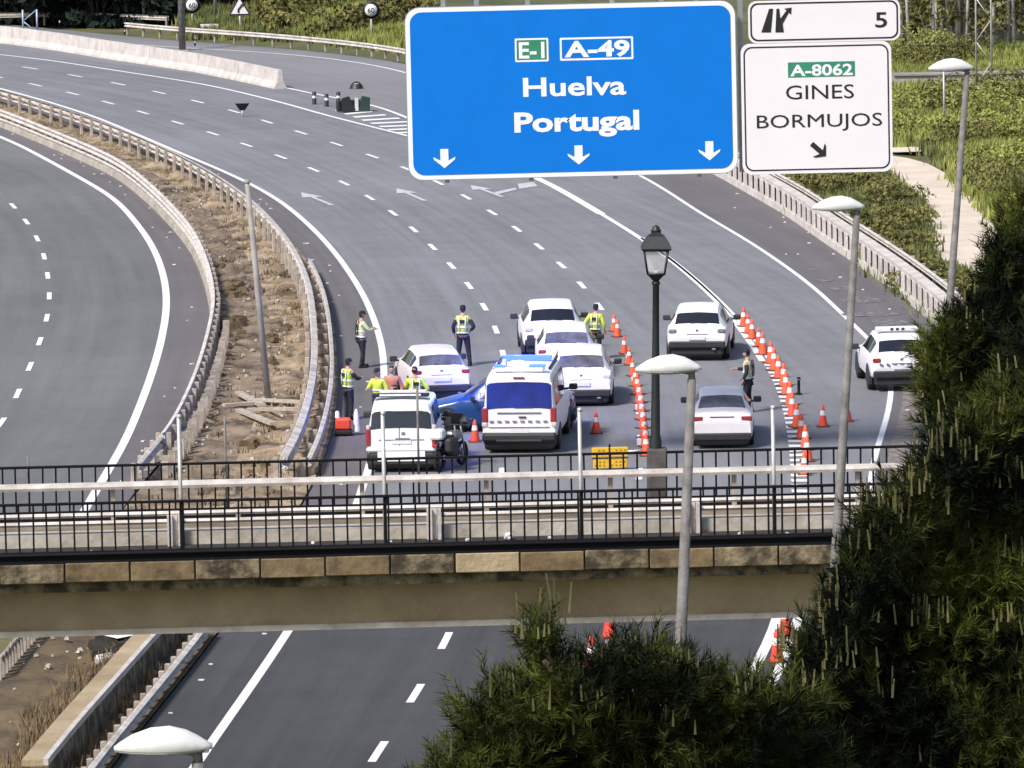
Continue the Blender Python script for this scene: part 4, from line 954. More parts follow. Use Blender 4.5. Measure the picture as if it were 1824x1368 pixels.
car('hatchback_car', hatch(M['carpink'], 1.78, 1.46, .94, glass=M['glass_light'], L=4.0), put(788,716), math.radians(9), 'rosy white hatchback with red tail lights behind the standing officers', 'car')
car('hatchback_car', hatch(M['carblue'], 1.78, 1.48, .90, L=4.35), put(1022,762), math.radians(87), 'blue car standing sideways between the two vans', 'car')
ps, _, _ = car('police_car', hatch(M['carwhite'], 1.86, 1.62, 1.04, suv=True, L=4.4), put(1607,698), math.radians(3), 'white police crossover with roof light bar beside the dark pine', 'car')
g = MB(); g.rbox((0,1.2,1.71), (1.25,.26,.13), .03); bb = g.build('light_bar', M['lampwhite'], ps)
for k in range(-1, 2): g = MB(); g.rbox((k*.16,1.06,1.71), (.08,.02,.08), .01); g.build('light_bar_mark', M['plastic'], bb)
for k in range(7): g = MB(); g.box((-.6+k*.2,-.035,.80), (.12,.01,.07), ry=.5); g.build('checker_mark', M['mark'], ps)
# blue point lights added off the van to imitate the beacon glow
for (c, pw) in ((Vector((-1.2, 4.7, 2.0)), 110), (Vector((-.5, 5.6, 2.2)), 90)):
    ld = bpy.data.lights.new('added_beacon_glow', 'POINT'); ld.energy = pw*2.2; ld.color = (.10, .16, 1.0); ld.shadow_soft_size = .15
    lo_ = bpy.data.objects.new('added_beacon_glow', ld); COL.objects.link(lo_); lo_.location = van.matrix_basis @ c

sp = bpy.data.lights.new('added_flare_spot', 'SPOT'); sp.energy = 7000; sp.color = (.08, .13, 1.0); sp.spot_size = math.radians(34); sp.spot_blend = 1.0; sp.shadow_soft_size = .2  # added spot imitating a blue flare on the road
spo = bpy.data.objects.new('added_flare_spot', sp); COL.objects.link(spo); spo.location = van.matrix_basis @ Vector((-.5, 3.2, 2.55)); spo.rotation_euler = (at(905, 618)-spo.location).to_track_quat('-Z', 'Y').to_euler()
# --- motorcycle beside the small van
def motorcycle(p, rz):
    t = thing('motorcycle', p, 'police motorcycle parked against the right side of the small white van', 'motorcycle', rz=rz)
    for y in (-.72, .72):
        g = MB(); n = 24; R_ = .31; g.lathe([(R_-.05,-.045),(R_,-.05),(R_+.02,0),(R_,.05),(R_-.05,.045),(R_-.06,0),(R_-.05,-.045)], n, axis='X'); w = g.build('wheel', M['rubber'], t); w.location = (0, y, .33)
        g = MB(); g.lathe([(.05,-.05),(.06,0),(.05,.05),(0,.05)], 10, axis='X')
        for k in range(7): a = 2*math.pi*k/7; g.tube([(0,0,0),(0,math.cos(a)*.27,math.sin(a)*.27)], .014, 5)
        g.build('spokes', M['rim'], w)
    g = MB(); g.rbox((0,.02,.50), (.34,.5,.36), .06); g.build('engine', M['plastic'], t)
    g = MB(); g.rbox((0,.18,.86), (.36,.56,.24), .08); g.build('tank', M['rim'], t)
    g = MB(); g.rbox((0,-.38,.86), (.32,.66,.12), .05); g.build('saddle', M['rubber'], t)
    for s_ in (-1, 1): g = MB(); g.rbox((s_*.32,-.62,.72), (.22,.5,.36), .05); g.build('pannier', M['plastic'], t)
    g = MB(); g.rbox((0,-.82,1.02), (.38,.32,.28), .05); g.build('top_box', M['vanwhite'], t)
    g = MB(); g.tube([(-.42,.38,1.12),(-.2,.5,1.10),(.2,.5,1.10),(.42,.38,1.12)], .018, 6); g.build('handlebar', M['plastic'], t)
    for s_ in (-1, 1): g = MB(); g.rbox((s_*.40,.48,1.25), (.14,.05,.09), .02); g.tube([(s_*.36,.42,1.12),(s_*.40,.47,1.22)], .01, 5); g.build('mirror', M['plastic'], t)
    for s_ in (-.09, .09): g = MB(); g.tube([(s_,.72,.33),(s_,.48,1.08)], .028, 6); g.build('fork', M['rim'], t)
    g = MB(); g.add([(-.26,.62,1.02),(.26,.62,1.02),(.2,.50,1.42),(-.2,.50,1.42),(-.26,.645,1.02),(.26,.645,1.02),(.2,.525,1.42),(-.2,.525,1.42)], [(0,1,2,3),(7,6,5,4),(0,4,5,1),(1,5,6,2),(2,6,7,3),(3,7,4,0)]); g.build('windshield', M['glass'], t)
    g = MB(); g.rbox((0,-1.0,.72), (.16,.06,.08), .02); g.build('tail_light', M['redlamp'], t)
    g = MB(); g.tube([(.2,.1,.3),(.24,-.4,.3),(.24,-.95,.42)], .05, 8); g.build('exhaust', M['rim'], t)
motorcycle(at(803, 834), math.radians(-24))

# ------------------------------------------------------------------ cones, bollard, yellow board
def cone(p, label, group=None, m='cone', s=1.0, rz=0):
    t = thing('traffic_cone', p, label, 'traffic cone', group, rz, s)
    g = MB(); g.rbox((0,0,.02), (.42,.42,.045), .012); g.build('base', M['conebase'], t)
    g = MB(); g.lathe([(.155,.04),(.128,.2),(.095,.40),(.06,.60),(.035,.72),(.0,.725)], 14); g.build('cone_body', M[m], t)
    g = MB(); g.lathe([(.101,.385),(.075,.535),(.074,.54)], 14); g.build('upper_band', M['coneband'], t)
    return t
c0 = cone(at(846,787), 'red cone standing between the blue car and the police van', 'loose cones', 'cone_red', .85)
c1 = cone(at(1062,772), 'orange cone standing alone behind the queued white cars above the yellow board', 'loose cones', 'cone_red', .84)
c2 = dup(c1, at(1466,760), 0, 'left one of the two orange cones standing on the exit lane', 'loose cones'); 
c3 = dup(c1, at(1509,751), 0, 'right one of the two orange cones standing on the exit lane', 'loose cones')
dup(c1, at(1086,1136), .3, 'farther orange cone on the road below the bridge before the pine', 'loose cones', 1.05); dup(c1, at(1054,1196), .2, 'nearer orange cone just above the low pine crown', 'loose cones', 1.05)
dup(c1, at(1399,1132), .3, 'farther cone between the double white lines below the bridge', 'loose cones', 1.0); dup(c1, at(1384,1180), .2, 'nearer cone between the double white lines, half behind the pine', 'loose cones', 1.0)
ordn = ['first','second','third','fourth','fifth','sixth','seventh','eighth','ninth','tenth','eleventh','twelfth','thirteenth','fourteenth','fifteenth','sixteenth','seventeenth','eighteenth','nineteenth','twentieth']
rowL = [(1151,812),(1150,796),(1148,780),(1146,763),(1144,748),(1142,733),(1139,718),(1136,703),(1132,688),(1127,670),(1121,650),(1112,630),(1100,600),(1094,590)]
cb = cone(at(*rowL[0]), '%s cone counted from the bridge in the curved row left of the lantern' % ordn[0], 'cones in the row left of the lantern', 'cone', .85)
for i, p in enumerate(rowL[1:], 1): dup(cb, at(*p), random.random(), '%s cone counted from the bridge in the curved row left of the lantern' % ordn[i], None, .85 if i < 8 else .75)
rowR = [(1433,846),(1430,822),(1427,802),(1420,782),(1412,762),(1404,742),(1400,722),(1393,703),(1389,688),(1380,674),(1372,660),(1366,648),(1352,632),(1345,618),(1333,604),(1326,594),(1318,582)]
cb = cone(at(*rowR[0]), '%s cone counted from the bridge in the row along the ladder line' % ordn[0], 'cones in the row along the ladder line', 'cone', .85)
for i, p in enumerate(rowR[1:], 1): dup(cb, at(*p)+Vector((.12, 0, 0)), random.random(), '%s cone counted from the bridge in the row along the ladder line' % ordn[i], None, .95 if i < 13 else .85)
# bollard
p = at(1423, 703); t = thing('bollard', p, 'slim black marker bollard standing right of the ladder line', 'bollard')
g = MB(); g.lathe([(.10,0),(.10,.03),(.045,.05),(.04,.4),(.055,.42),(.055,.5),(.0,.52)], 10); g.build('post', M['black'], t); g = MB(); g.lathe([(.057,.43),(.057,.46)], 10); g.build('band', M['mark'], t)
# red and white crash cushion / sand bags by the officer
p = at(612, 776); t = thing('barrier_light', p, 'red and white plastic barrier block on the left shoulder below the officer', 'barrier block')
g = MB(); g.rbox((0,0,.10), (.5,.4,.12), .03); g.build('base', M['rubber'], t); g = MB(); g.rbox((0,0,.33), (.44,.3,.34), .06); g.build('red_block', M['cone_red'], t)
g = MB(); g.lathe([(.07,.5),(.05,.68),(.0,.7)], 8, (-.16,0,0)); g.build('white_top', M['coneband'], t); g = MB(); g.lathe([(.10,.1),(.07,.55),(.03,.72),(0,.73)], 10, (.36,.1,0)); g.build('small_cone', M['coneband'], t)
# yellow board
p = at(1087, 838); t = thing('warning_board', p, 'yellow two panel warning board standing by the bridge railing', 'warning board', rz=math.radians(4))
def board(z0, z1, w):
    g = MB(); g.rbox((0,0,(z0+z1)/2), (w,.05,z1-z0), .015); b_ = g.build('panel', M['yellow'], t)
    for r_ in range(2):
        for k in range(8):
            if k in (3,): continue
            if (k*7+r_*5) % 4 == 1: continue
            g = MB(); zz = z0+(z1-z0)*(.32+.36*r_); g.box((-w*.42+w*.84*k/7,-.028,zz), (w*.05,.006,(z1-z0)*.16)); g.build('dark_mark', M['ochre'], b_)
    return b_
board(.36, .62, .96); board(.06, .31, .90)
g = MB(); g.box((0,.05,.34), (.05,.04,.70)); g.build('stand', M['black'], t)
g = MB(); g.tube([(.48,0,.5),(.62,0,.50),(.80,.02,.52)], .022, 6); g.build('arm', M['coneband'], t)
g = MB(); g.box((0,-.034,.335), (.98,.01,.025)); g.box((-.02,-.036,.34), (.035,.01,.58)); g.build('edge', M['black'], t)
for s_ in (-.35, .35): g = MB(); g.tube([(s_,-.2,.0),(s_,0,.06),(s_,.2,0)], .02, 5); g.build('foot', M['litter'], t)

# ------------------------------------------------------------------ people
def skin_mesh(name, V, E, Rr, m, parent=None, sub=1):
    me = bpy.data.meshes.new(name); me.from_pydata(V, E, []); ob = bpy.data.objects.new(name, me); COL.objects.link(ob)
    md = ob.modifiers.new('s', 'SKIN'); md.use_smooth_shade = True
    for i, r in enumerate(Rr):
        d = me.skin_vertices[0].data[i]; d.radius = r if isinstance(r, tuple) else (r, r); d.use_root = (i == 0)
    ss = ob.modifiers.new('u', 'SUBSURF'); ss.levels = sub; ss.render_levels = sub
    dg = bpy.context.evaluated_depsgraph_get(); nm = bpy.data.meshes.new_from_object(ob.evaluated_get(dg)); bpy.data.objects.remove(ob)
    nm.materials.clear(); nm.materials.append(m); nm.polygons.foreach_set('use_smooth', [True]*len(nm.polygons)); nm.name = name
    return new_obj(name, nm, None, parent)
def person(px, py, rz, label, H=1.78, arms=None, legs=(.10, .0), top='hiviz', legm='navy', head='cap', bend=0.0, stripes=True, sleeves=None, zoff=0, lean=(0,0)):
    """faces +y locally. arms: ((elbow),(wrist)) for left and right"""
    k = H/1.78; t = thing('person', at(px, py, 0)+Vector((0,0,zoff)), label, 'person', None, rz, k)
    hp = .92; sx, sy = legs
    hipz = hp; sh = Vector((lean[0], lean[1]+bend*.3, 1.44)); neck = sh+Vector((0, .01, .06)); hc = neck+Vector((0, .03+bend*.1, .16))
    wl = Vector((0, 0, hipz)); ch = wl.lerp(sh, .62)
    arms = arms or (((-.30,-.04,1.16),(-.28,.10,.92)), ((.30,-.04,1.16),(.28,.10,.92)))
    fl = Vector((-.11-sx, sy, .07)); fr_ = Vector((.11+sx, -sy, .07)); kl = Vector((-.10-sx*.5, sy*.5+.04, .50)); kr = Vector((.10+sx*.5, -sy*.5+.04, .50))
    V = [wl, wl.lerp(sh, .35), ch, sh, neck, neck+Vector((0,.012,.06))]; E = [(0,1),(1,2),(2,3),(3,4),(4,5)]; R_ = [(.145,.105),(.135,.10),(.155,.11),(.10,.085),(.058,.06),(.055,.06)]
    def add(i, p, r): V.append(Vector(p)); R_.append(r); E.append((i, len(V)-1)); return len(V)-1
    for s_, (kn, ft) in ((-1, (kl, fl)), (1, (kr, fr_))):
        a = add(0, (s_*.09, 0, hipz-.06), .095); a = add(a, kn, .062); a = add(a, ft, .042); add(a, ft+Vector((0,.15,-.025)), .038)
    hands = []
    for s_, (el_, wr) in ((-1, arms[0]), (1, arms[1])):
        a = add(3, sh+Vector((s_*.17, 0, -.02)), .062); el_ = Vector(el_)+Vector((lean[0], lean[1]+bend*.25, 0)); wr = Vector(wr)+Vector((lean[0], lean[1]+bend*.25, 0))
        a = add(a, el_, .043); a = add(a, wr, .030); d = (wr-el_).normalized(); pm_ = add(a, wr+d*.085, (.038,.018)); hands.append((wr, d, s_))
    body = skin_mesh('body', V, E, R_, M['skin'], t)
    # head and fingers joined into the same body mesh
    bm = bmesh.new(); bm.from_mesh(body.data)
    def ell(c, r, sub=2, fn=None):
        q = bmesh.ops.create_icosphere(bm, subdivisions=sub, radius=1.0)
        for v_ in q['verts']:
            x, y, z = v_.co; p = Vector((x*r[0], y*r[1]*(1+.10*max(0, -y)), z*r[2]*(1 if z > 0 else 1.1)))
            if z < -.3: p.x *= 1-.22*(-z-.3)
            v_.co = p+Vector(c)
    ell(hc, (.076,.095,.108), 3); ell(hc+Vector((0,.098,-.012)), (.014,.022,.024), 1); ell(hc+Vector((0,.090,-.055)), (.026,.010,.009), 1)
    for s_ in (-1, 1): ell(hc+Vector((s_*.078,0,-.005)), (.010,.020,.032), 1); ell(hc+Vector((s_*.030,.086,.015)), (.012,.008,.007), 1)
    for wr, d, s_ in hands:
        side = d.cross(Vector((0,0,1)));
        if side.length < .2: side = Vector((1,0,0))
        side.normalize(); nn = side.cross(d).normalized(); pal = wr+d*.075
        for q in range(4):
            b0 = pal+side*(-.027+.018*q); L_ = (.062,.074,.070,.055)[q]; b1 = b0+d*L_*.55-nn*.008; b2 = b1+d*L_*.35-nn*.03
            tmp = MB(); tmp.tube([b0,b1,b2], [.010,.009,.007], 6); o_ = len(bm.verts); vs = [bm.verts.new(p_) for p_ in tmp.v]
            for f_ in tmp.f: bm.faces.new([vs[i_] for i_ in f_])
        tmp = MB(); tmp.tube([wr+d*.03+side*.02, wr+d*.06+side*.05-nn*.01, wr+d*.095+side*.055-nn*.025], [.013,.011,.008], 6); vs = [bm.verts.new(p_) for p_ in tmp.v]
        for f_ in tmp.f: bm.faces.new([vs[i_] for i_ in f_])
    for f_ in bm.faces: f_.smooth = True
    bm.to_mesh(body.data); bm.free()
    eyes = MB()
    for s_ in (-1, 1): eyes.lathe([(.0,-.007),(.006,-.004),(.006,.004),(.0,.007)], 6, tuple(hc+Vector((s_*.030,.094,.015))), 'Y')
    eyes.build('eyes', M['capm'], t)
    # trousers
    V = [wl+Vector((0,0,.04))]; R_ = [(.165,.125)]; E = []
    def add2(i, p, r): V.append(Vector(p)); R_.append(r); E.append((i, len(V)-1)); return len(V)-1
    for s_, (kn, ft) in ((-1, (kl, fl)), (1, (kr, fr_))):
        a = add2(0, (s_*.095, 0, hipz-.07), .115); a = add2(a, kn, .082); add2(a, ft+Vector((0,0,.05)), .068)
    skin_mesh('trousers', V, E, R_, M[legm], t)
    g = MB()
    for ft in (fl, fr_):
        g.rbox((ft.x, ft.y+.05, .05), (.10,.28,.10), .03); g.tube([(ft.x,ft.y,.08),(ft.x,ft.y,.20)], [.062,.058], 8)
    g.build('boots', M['rubber'], t)
    # jacket
    V = [wl+Vector((0,0,-.02)), wl.lerp(sh, .35), ch, sh+Vector((0,0,.0))]; E = [(0,1),(1,2),(2,3)]; R_ = [(.18,.14),(.17,.135),(.185,.145),(.125,.105)]
    for s_, (el_, wr) in ((-1, arms[0]), (1, arms[1])):
        el_ = Vector(el_)+Vector((lean[0], lean[1]+bend*.25, 0)); wr = Vector(wr)+Vector((lean[0], lean[1]+bend*.25, 0))
        a = add2(3, sh+Vector((s_*.18, 0, -.03)), .082)
        if sleeves == top or sleeves is None: a = add2(a, el_, .062); add2(a, wr.lerp(el_, .12), .048)
        else: skin_mesh('sleeve', [sh+Vector((s_*.17, 0, -.05)), el_, wr.lerp(el_, .12)], [(0,1),(1,2)], [.078,.062,.048], M[sleeves], t)
    jk = skin_mesh('jacket', V, E, R_, M[top], t)
    if stripes:
        for u, w in ((.12, .145), (.45, .15)):
            c = wl.lerp(sh, u); g = MB(); n = 18; rx_, ry_ = .180, .150; v = []
            for zz in (-.028, .028):
                for q in range(n): a = 2*math.pi*q/n; v.append((c.x+rx_*math.cos(a)*1.0, c.y+ry_*math.sin(a), c.z+zz))
            g.add(v, [(q, (q+1) % n, n+(q+1) % n, n+q) for q in range(n)], True); g.build('reflective_band', M['reflect'], jk)
        for s_ in (-1, 1):
            g = MB(); g.tube([sh+Vector((s_*.09,-.12,.03)), ch+Vector((s_*.09,-.155,0)), wl.lerp(sh,.2)+Vector((s_*.09,-.15,0))], .018, 5); g.build('braces_stripe', M['reflect'] if top == 'hiviz' else M['navy'], jk)
        g = MB(); g.box(tuple(ch+Vector((0,-.163,.07))), (.15,.012,.10)); g.build('back_patch', M['navy'], jk)
    g = MB(); g.tube([wl+Vector((0,0,.0)), wl+Vector((0,0,.05))], .165, 14); 
    b_ = g.build('belt', M['rubber'], t)
    if head == 'cap':
        g = MB(); v = []; prof = [(.082,.100,.018),(.086,.104,.035),(.083,.100,.075),(.060,.075,.112),(.0,.0,.124)]
        for rx_, ry_, z in prof:
            for q in range(14): a = 2*math.pi*q/14; v.append((hc.x+rx_*math.cos(a), hc.y+ry_*math.sin(a)-.004, hc.z+z))
        g.add(v, [(i*14+q, i*14+(q+1) % 14, i*14+14+(q+1) % 14, i*14+14+q) for i in range(4) for q in range(14)], True)
        cp = g.build('cap', M['capm'], t); g = MB(); g.add([(hc.x-.06,hc.y+.07,hc.z+.03),(hc.x+.06,hc.y+.07,hc.z+.03),(hc.x+.045,hc.y+.165,hc.z+.012),(hc.x-.045,hc.y+.165,hc.z+.012),(hc.x-.06,hc.y+.07,hc.z+.022),(hc.x+.06,hc.y+.07,hc.z+.022),(hc.x+.045,hc.y+.165,hc.z+.005),(hc.x-.045,hc.y+.165,hc.z+.005)], [(0,1,2,3),(7,6,5,4),(0,4,5,1),(1,5,6,2),(2,6,7,3),(3,7,4,0)]); g.build('peak', M['capm'], cp)
    g = MB(); v = []
    for rx_, ry_, z, yo in ((.055,.06,-.075,-.03),(.078,.085,-.03,-.018),(.084,.100,.03,-.006),(.080,.098,.075,-.004),(.05,.06,.108,-.004),(0,0,.118,-.004)):
        for q in range(13): a = math.pi+math.pi*q/12 if z < .05 else 2*math.pi*q/12; v.append((hc.x+rx_*math.cos(a), hc.y+ry_*math.sin(a)+yo, hc.z+z))
    g.add(v, [(i*13+q, i*13+q+1, i*13+14+q, i*13+13+q) for i in range(5) for q in range(12)], True); g.build('hair', M['hair'], t)
    return t
R_ = math.radians
hipsR = ((.34,-.10,1.15),(.20,.08,1.02)); hipsL = ((-.34,-.10,1.15),(-.20,.08,1.02))
fwdR = ((.24,.16,1.18),(.14,.38,1.20)); fwdL = ((-.24,.16,1.18),(-.12,.36,1.22)); dwnL = ((-.29,-.03,1.15),(-.27,.08,.92)); dwnR = ((.29,-.03,1.15),(.27,.08,.92))
person(645, 655, R_(-70), 'officer in pale hi-viz jacket and cap standing alone on the far left shoulder', 1.74, (fwdL, fwdR), (.0,.06), top='hiviz_pale')
person(826, 652, R_(-8), 'officer seen from behind with legs apart in the middle lane', 1.86, (dwnL, hipsR), (.07,.0), sleeves='navy')
person(1062, 640, R_(-20), 'officer in bright yellow jacket beside the farthest queued white car', 1.70, (hipsL, dwnR), (.02,.04))
person(621, 748, R_(-50), 'officer in hi-viz jacket nearest the median guard rail, above the red block', 1.76, (dwnL, fwdR), (.02,.03), sleeves='navy')
person(675, 764, R_(150), 'officer in yellow jacket talking behind the small white van, leftmost of the group', 1.72, (dwnL, fwdR), (.0,.02))
person(741, 768, R_(10), 'broad officer in bright yellow jacket with back turned behind the small van', 1.82, (fwdL, hipsR), (.03,.0), head='hair')
person(700, 758, R_(175), 'dark haired person in coral top between the two yellow jacketed officers', 1.70, (dwnL, dwnR), (.0,.0), top='coral', head='hair', stripes=False)
person(714, 790, R_(60), 'short person in white shirt bent over among the officers', 1.62, (fwdL, fwdR), (.0,.0), top='carwhite', head='hair', stripes=False, bend=.4)
person(1333, 735, R_(75), 'officer in pale jacket and cap standing beside the silver saloon', 1.82, (dwnL, fwdR), (.0,.05), top='hiviz_pale', sleeves='navy')

# ------------------------------------------------------------------ far furniture: signs and posts at the upper left
def sign_post(px, py_base, py_top, kind, label, rx=0):
    b = atT(px, py_base); Y = b.y; top = atY(px, py_top, Y); s_ = F/Y
    t = thing('road_sign', (b.x, Y, b.z), label, 'road sign'); H_ = top.z-b.z
    g = MB(); g.tube([(0,.03,0),(0,.03,H_)], .05, 8); g.build('post', M['steel'], t)
    if kind == 'round':
        for r, m_, y in ((.47,'sign_black',0),(.33,'white_sign',-.02)):
            g = MB(); g.lathe([(0,-.012),(r,-.012),(r,.012),(0,.012)], 24, (0,y-.02,H_), 'Y'); g.build('ring' if m_ == 'sign_black' else 'face', M[m_], t)
        o, w, z0, z1 = text('60', .28, 0, M['sign_black'], t, -.06, .02, name='numerals'); o.location = (0,-.06,H_-.14)
    if kind == 'tri':
        def tri(k, y, m_, nm):
            g = MB(); g.prism([(-.62*k, -.42*k+ .0),(.62*k,-.42*k),(0,.66*k)], 'Y', y, y+.015); g.v = [(a, b2, c+H_) for a, b2, c in g.v]; g.build(nm, M[m_], t)
        tri(1.0, -.03, 'sign_black', 'border'); tri(.78, -.05, 'white_sign', 'face')
        g = MB(); g.tube([(-.08,-.07,H_-.24),(-.06,-.07,H_-.06),(.10,-.07,H_+.12)], .05, 5); g.prism([(.04,H_+.18),(.20,H_+.06),(.19,H_+.24)], 'Y', -.09, -.06); g.build('bend_arrow', M['sign_black'], t)
    if kind == 'arrow':
        g = MB(); w = .68; g.prism([(-w,H_-.30),(w*.6,H_-.30),(w,H_),(w*.6,H_+.30),(-w,H_+.30)], 'Y', -.03, 0); g.build('border', M['sign_black'], t)
        g = MB(); w = .62; g.prism([(-w,H_-.24),(w*.6,H_-.24),(w*.92,H_),(w*.6,H_+.24),(-w,H_+.24)], 'Y', -.05, -.035); g.build('face', M['white_sign'], t)
        g = MB(); g.prism([(-.42,H_-.1),(-.22,H_-.1),(-.22,H_+.1),(-.42,H_+.1)], 'Y', -.06, -.052); g.prism([(-.1,H_-.05),(.12,H_-.05),(.12,H_+.05),(-.1,H_+.05)], 'Y', -.06, -.052); g.build('pictogram', M['sign_black'], t)
sign_post(343, 52, 9, 'round', 'round speed limit sign with black ring at the far upper left')
sign_post(662, 78, 18, 'round', 'round speed limit sign beside the bright green bank')
sign_post(428, 64, 14, 'tri', 'triangular bend warning sign on the far verge')
sign_post(377, 64, 50, 'arrow', 'white arrow shaped direction panel near the speed sign')
# thick grey post, lattice posts
def simple_post(px, yb, h, r, m, label, name='post', cat='post', extra=None):
    b = atT(px, yb); t = thing(name, b, label, cat); g = MB(); g.tube([(0,0,0),(0,0,h)], [r, r*.8], 10); g.build('shaft', M[m], t); g = MB(); g.box((0,0,.1), (r*3.4,r*3.4,.2)); g.build('footing', M['conc'], t); return t
b = at(479, 722); tp = atY(440, 322, b.y); t = thing('mast', b, 'tall thin grey mast standing in the bare median strip', 'mast')
g = MB(); g.tube([(0,0,0),(tp.x-b.x,0,tp.z)], [.10,.075], 12); g.build('shaft', M['mast_grey'], t); g = MB(); g.box((0,0,.1), (.42,.5,.22)); g.build('footing', M['conc'], t)
g = MB(); g.lathe([(.10,tp.z-.05),(.11,tp.z),(.0,tp.z+.05)], 10, (tp.x-b.x,0,0)); g.build('cap', M['mast_grey'], t)
simple_post(325, 95, 9.0, .19, 'pole', 'thick grey mast standing behind the pale concrete barrier', 'mast', 'mast')
simple_post(384, 42, 9.0, .10, 'steel', 'slim grey mast between the round sign and the bend sign', 'mast', 'mast')
simple_post(257, 48, 9.0, .09, 'steel', 'slim pale mast right of the blue lattice posts', 'mast', 'mast')
M['bluegrey'] = mat('pale_blue_steel', (.32,.40,.55), .5, var=.1, scale=2, metal=.3)
def lattice(px, yb, w, h, label, m='bluegrey', r=.06):
    b = atT(px, yb); t = thing('lattice_mast', b, label, 'lattice mast')
    for s_ in (-1, 1): g = MB(); g.tube([(s_*w/2,0,0),(s_*w/2,0,h)], r, 6); g.build('leg', M[m], t)
    n = max(2, int(h/w*.7)); g = MB()
    for i in range(n): g.tube([(-w/2*(1 if i % 2 else -1),0,h*i/n),(w/2*(1 if i % 2 else -1),0,h*(i+1)/n)], r*.55, 5)
    g.build('bracing', M[m], t)
lattice(214, 28, .9, 9, 'tall pale blue lattice mast at the upper left'); lattice(243, 30, .5, 9, 'narrow pale blue lattice mast beside the taller one')
lattice(54, 58, .8, 1.3, 'short pale blue trestle on the far left rail')
lattice(1753, 190, .7, 10, 'pale lattice mast in front of the tree trunks at upper right', 'steel', .045)
simple_post(1682, 240, 3.2, .05, 'steel', 'short pale pipe post by the grey culvert at upper right')
simple_post(1398, 342, 1.6, .05, 'steel', 'short grey post just behind the concrete barrier')
# small debris at the gore: crash cushion, bollards
p = at(634, 200); t = thing('crash_cushion', p, 'dark green wedge shaped crash cushion at the hatched gore', 'crash cushion', rz=R_(20))
for s_ in (-1, 1): g = MB(); g.box((s_*.42,0,.36), (.6,.3,.72), ry=s_*.25, taper=.6); g.build('panel', M['black_green'] if s_ < 0 else mat('dark_green', (.02,.05,.035), .6), t)
g = MB(); g.box((0,-.12,.38), (.14,.1,.6)); g.build('white_stripe', M['litter'], t); g = MB(); g.rbox((0,.4,.3), (1.6,.3,.5), .05); g.build('rear_block', M['black_green'], t)
for i, (x, y) in enumerate(((560,186),(582,190),(603,186))):
    p = at(x, y); t = thing('gore_bollard', p, ['left','middle','right'][i]+' one of three dark bollards left of the crash cushion', 'bollard', 'bollards at the gore')
    g = MB(); g.lathe([(.12,0),(.10,.05),(.10,.55),(.06,.6),(0,.61)], 10); g.build('post', M['black_green'], t); g = MB(); g.lathe([(.104,.3),(.104,.42)], 10); g.build('band', M['litter'], t)
p = at(635, 158); t = thing('gore_marker', p, 'small dark domed marker on the slip road beyond the crash cushion', 'marker')
g = MB(); g.lathe([(.35,0),(.28,.2),(.12,.34),(0,.36)], 10); g.build('dome', M['black_green'], t); g = MB(); g.box((0,-.2,.22), (.2,.02,.12)); g.build('reflector', M['litter'], t)
p = at(432, 208); t = thing('marker_panel', p, 'small dark triangular panel on a short post on the far motorway lane', 'marker')
g = MB(); g.prism([(-.34,.62),(.34,.62),(.12,.30),(-.12,.30)], 'Y', -.02, .02); g.build('panel', M['black'], t); g = MB(); g.tube([(0,.03,0),(0,.03,.5)], .05, 6); g.build('post', M['litter'], t)

# grey culvert / low wall at the upper right
cA = at(1590, 156); cB = at(1900, 150)
swo = thing('low_wall', cA, 'low grey concrete wall crossing the green slope at upper right', 'wall'); d = cB-cA
g = MB(); g.box((d.x/2, d.y/2, .28), (d.length, .9, .62), rz=math.atan2(d.y, d.x)); g.build('wall_body', M['conc'], swo)
g = MB(); g.box((d.x/2, d.y/2, .63), (d.length, 1.1, .08), rz=math.atan2(d.y, d.x)); g.build('coping', mat('wall_grey', (.20,.20,.20), .9, col2=(.33,.32,.32), scale=1), swo)
# dirt path
PL = [at(x, y) for x, y in ((1540,298),(1580,312),(1606,334),(1628,364),(1646,402),(1664,440),(1690,475),(1730,520))]
PR = [at(x, y) for x, y in ((1560,272),(1640,284),(1690,310),(1732,350),(1764,392),(1792,436),(1815,480),(1835,520))]
strip('path', resample(PL, n=20), resample(PR, n=20), -.02, M['path'], cells=3)
PL2 = [at(x, y) for x, y in ((1560,268),(1600,271),(1640,269))]; PR2 = [at(x, y) for x, y in ((1560,262),(1600,262),(1640,260))]
strip('path', PL2, PR2, -.015, M['path'], cells=1)
# right verge slope near the police car and the pines
# ------------------------------------------------------------------ vegetation
def quads(C, Nrm, sz, r):
    """random leaf quads at centres C"""
    n = len(C); a = r.normal(size=(n, 3)); a -= Nrm*(a*Nrm).sum(1)[:, None]*.6; a /= np.linalg.norm(a, axis=1)[:, None]
    b = np.cross(a, r.normal(size=(n, 3))); b /= np.linalg.norm(b, axis=1)[:, None]
    s1 = (sz*r.uniform(.6, 1.4, n))[:, None]; s2 = s1*r.uniform(.35, .7, n)[:, None]
    return np.stack([C-a*s1, C+b*s2, C+a*s1, C-b*s2], 1).reshape(-1, 3)
def leaf_cloud(blobs, n, sz, r):
    P = []; N = []
    w = np.array([b[1][0]*b[1][1]*b[1][2] for b in blobs])**(2/3); w /= w.sum()
    for (c, rad), ww in zip(blobs, w):
        k = int(n*ww)+1; d = r.normal(size=(k, 3)); d /= np.linalg.norm(d, axis=1)[:, None]
        q = d*(r.uniform(.35, 1.0, k)**.45)[:, None]*(1+.18*np.sin(d[:, :1]*7+c[0])*np.cos(d[:, 2:]*6)); P.append(q*np.array(rad)+np.array(c)); N.append(d)
    return quads(np.concatenate(P), np.concatenate(N), sz, r)
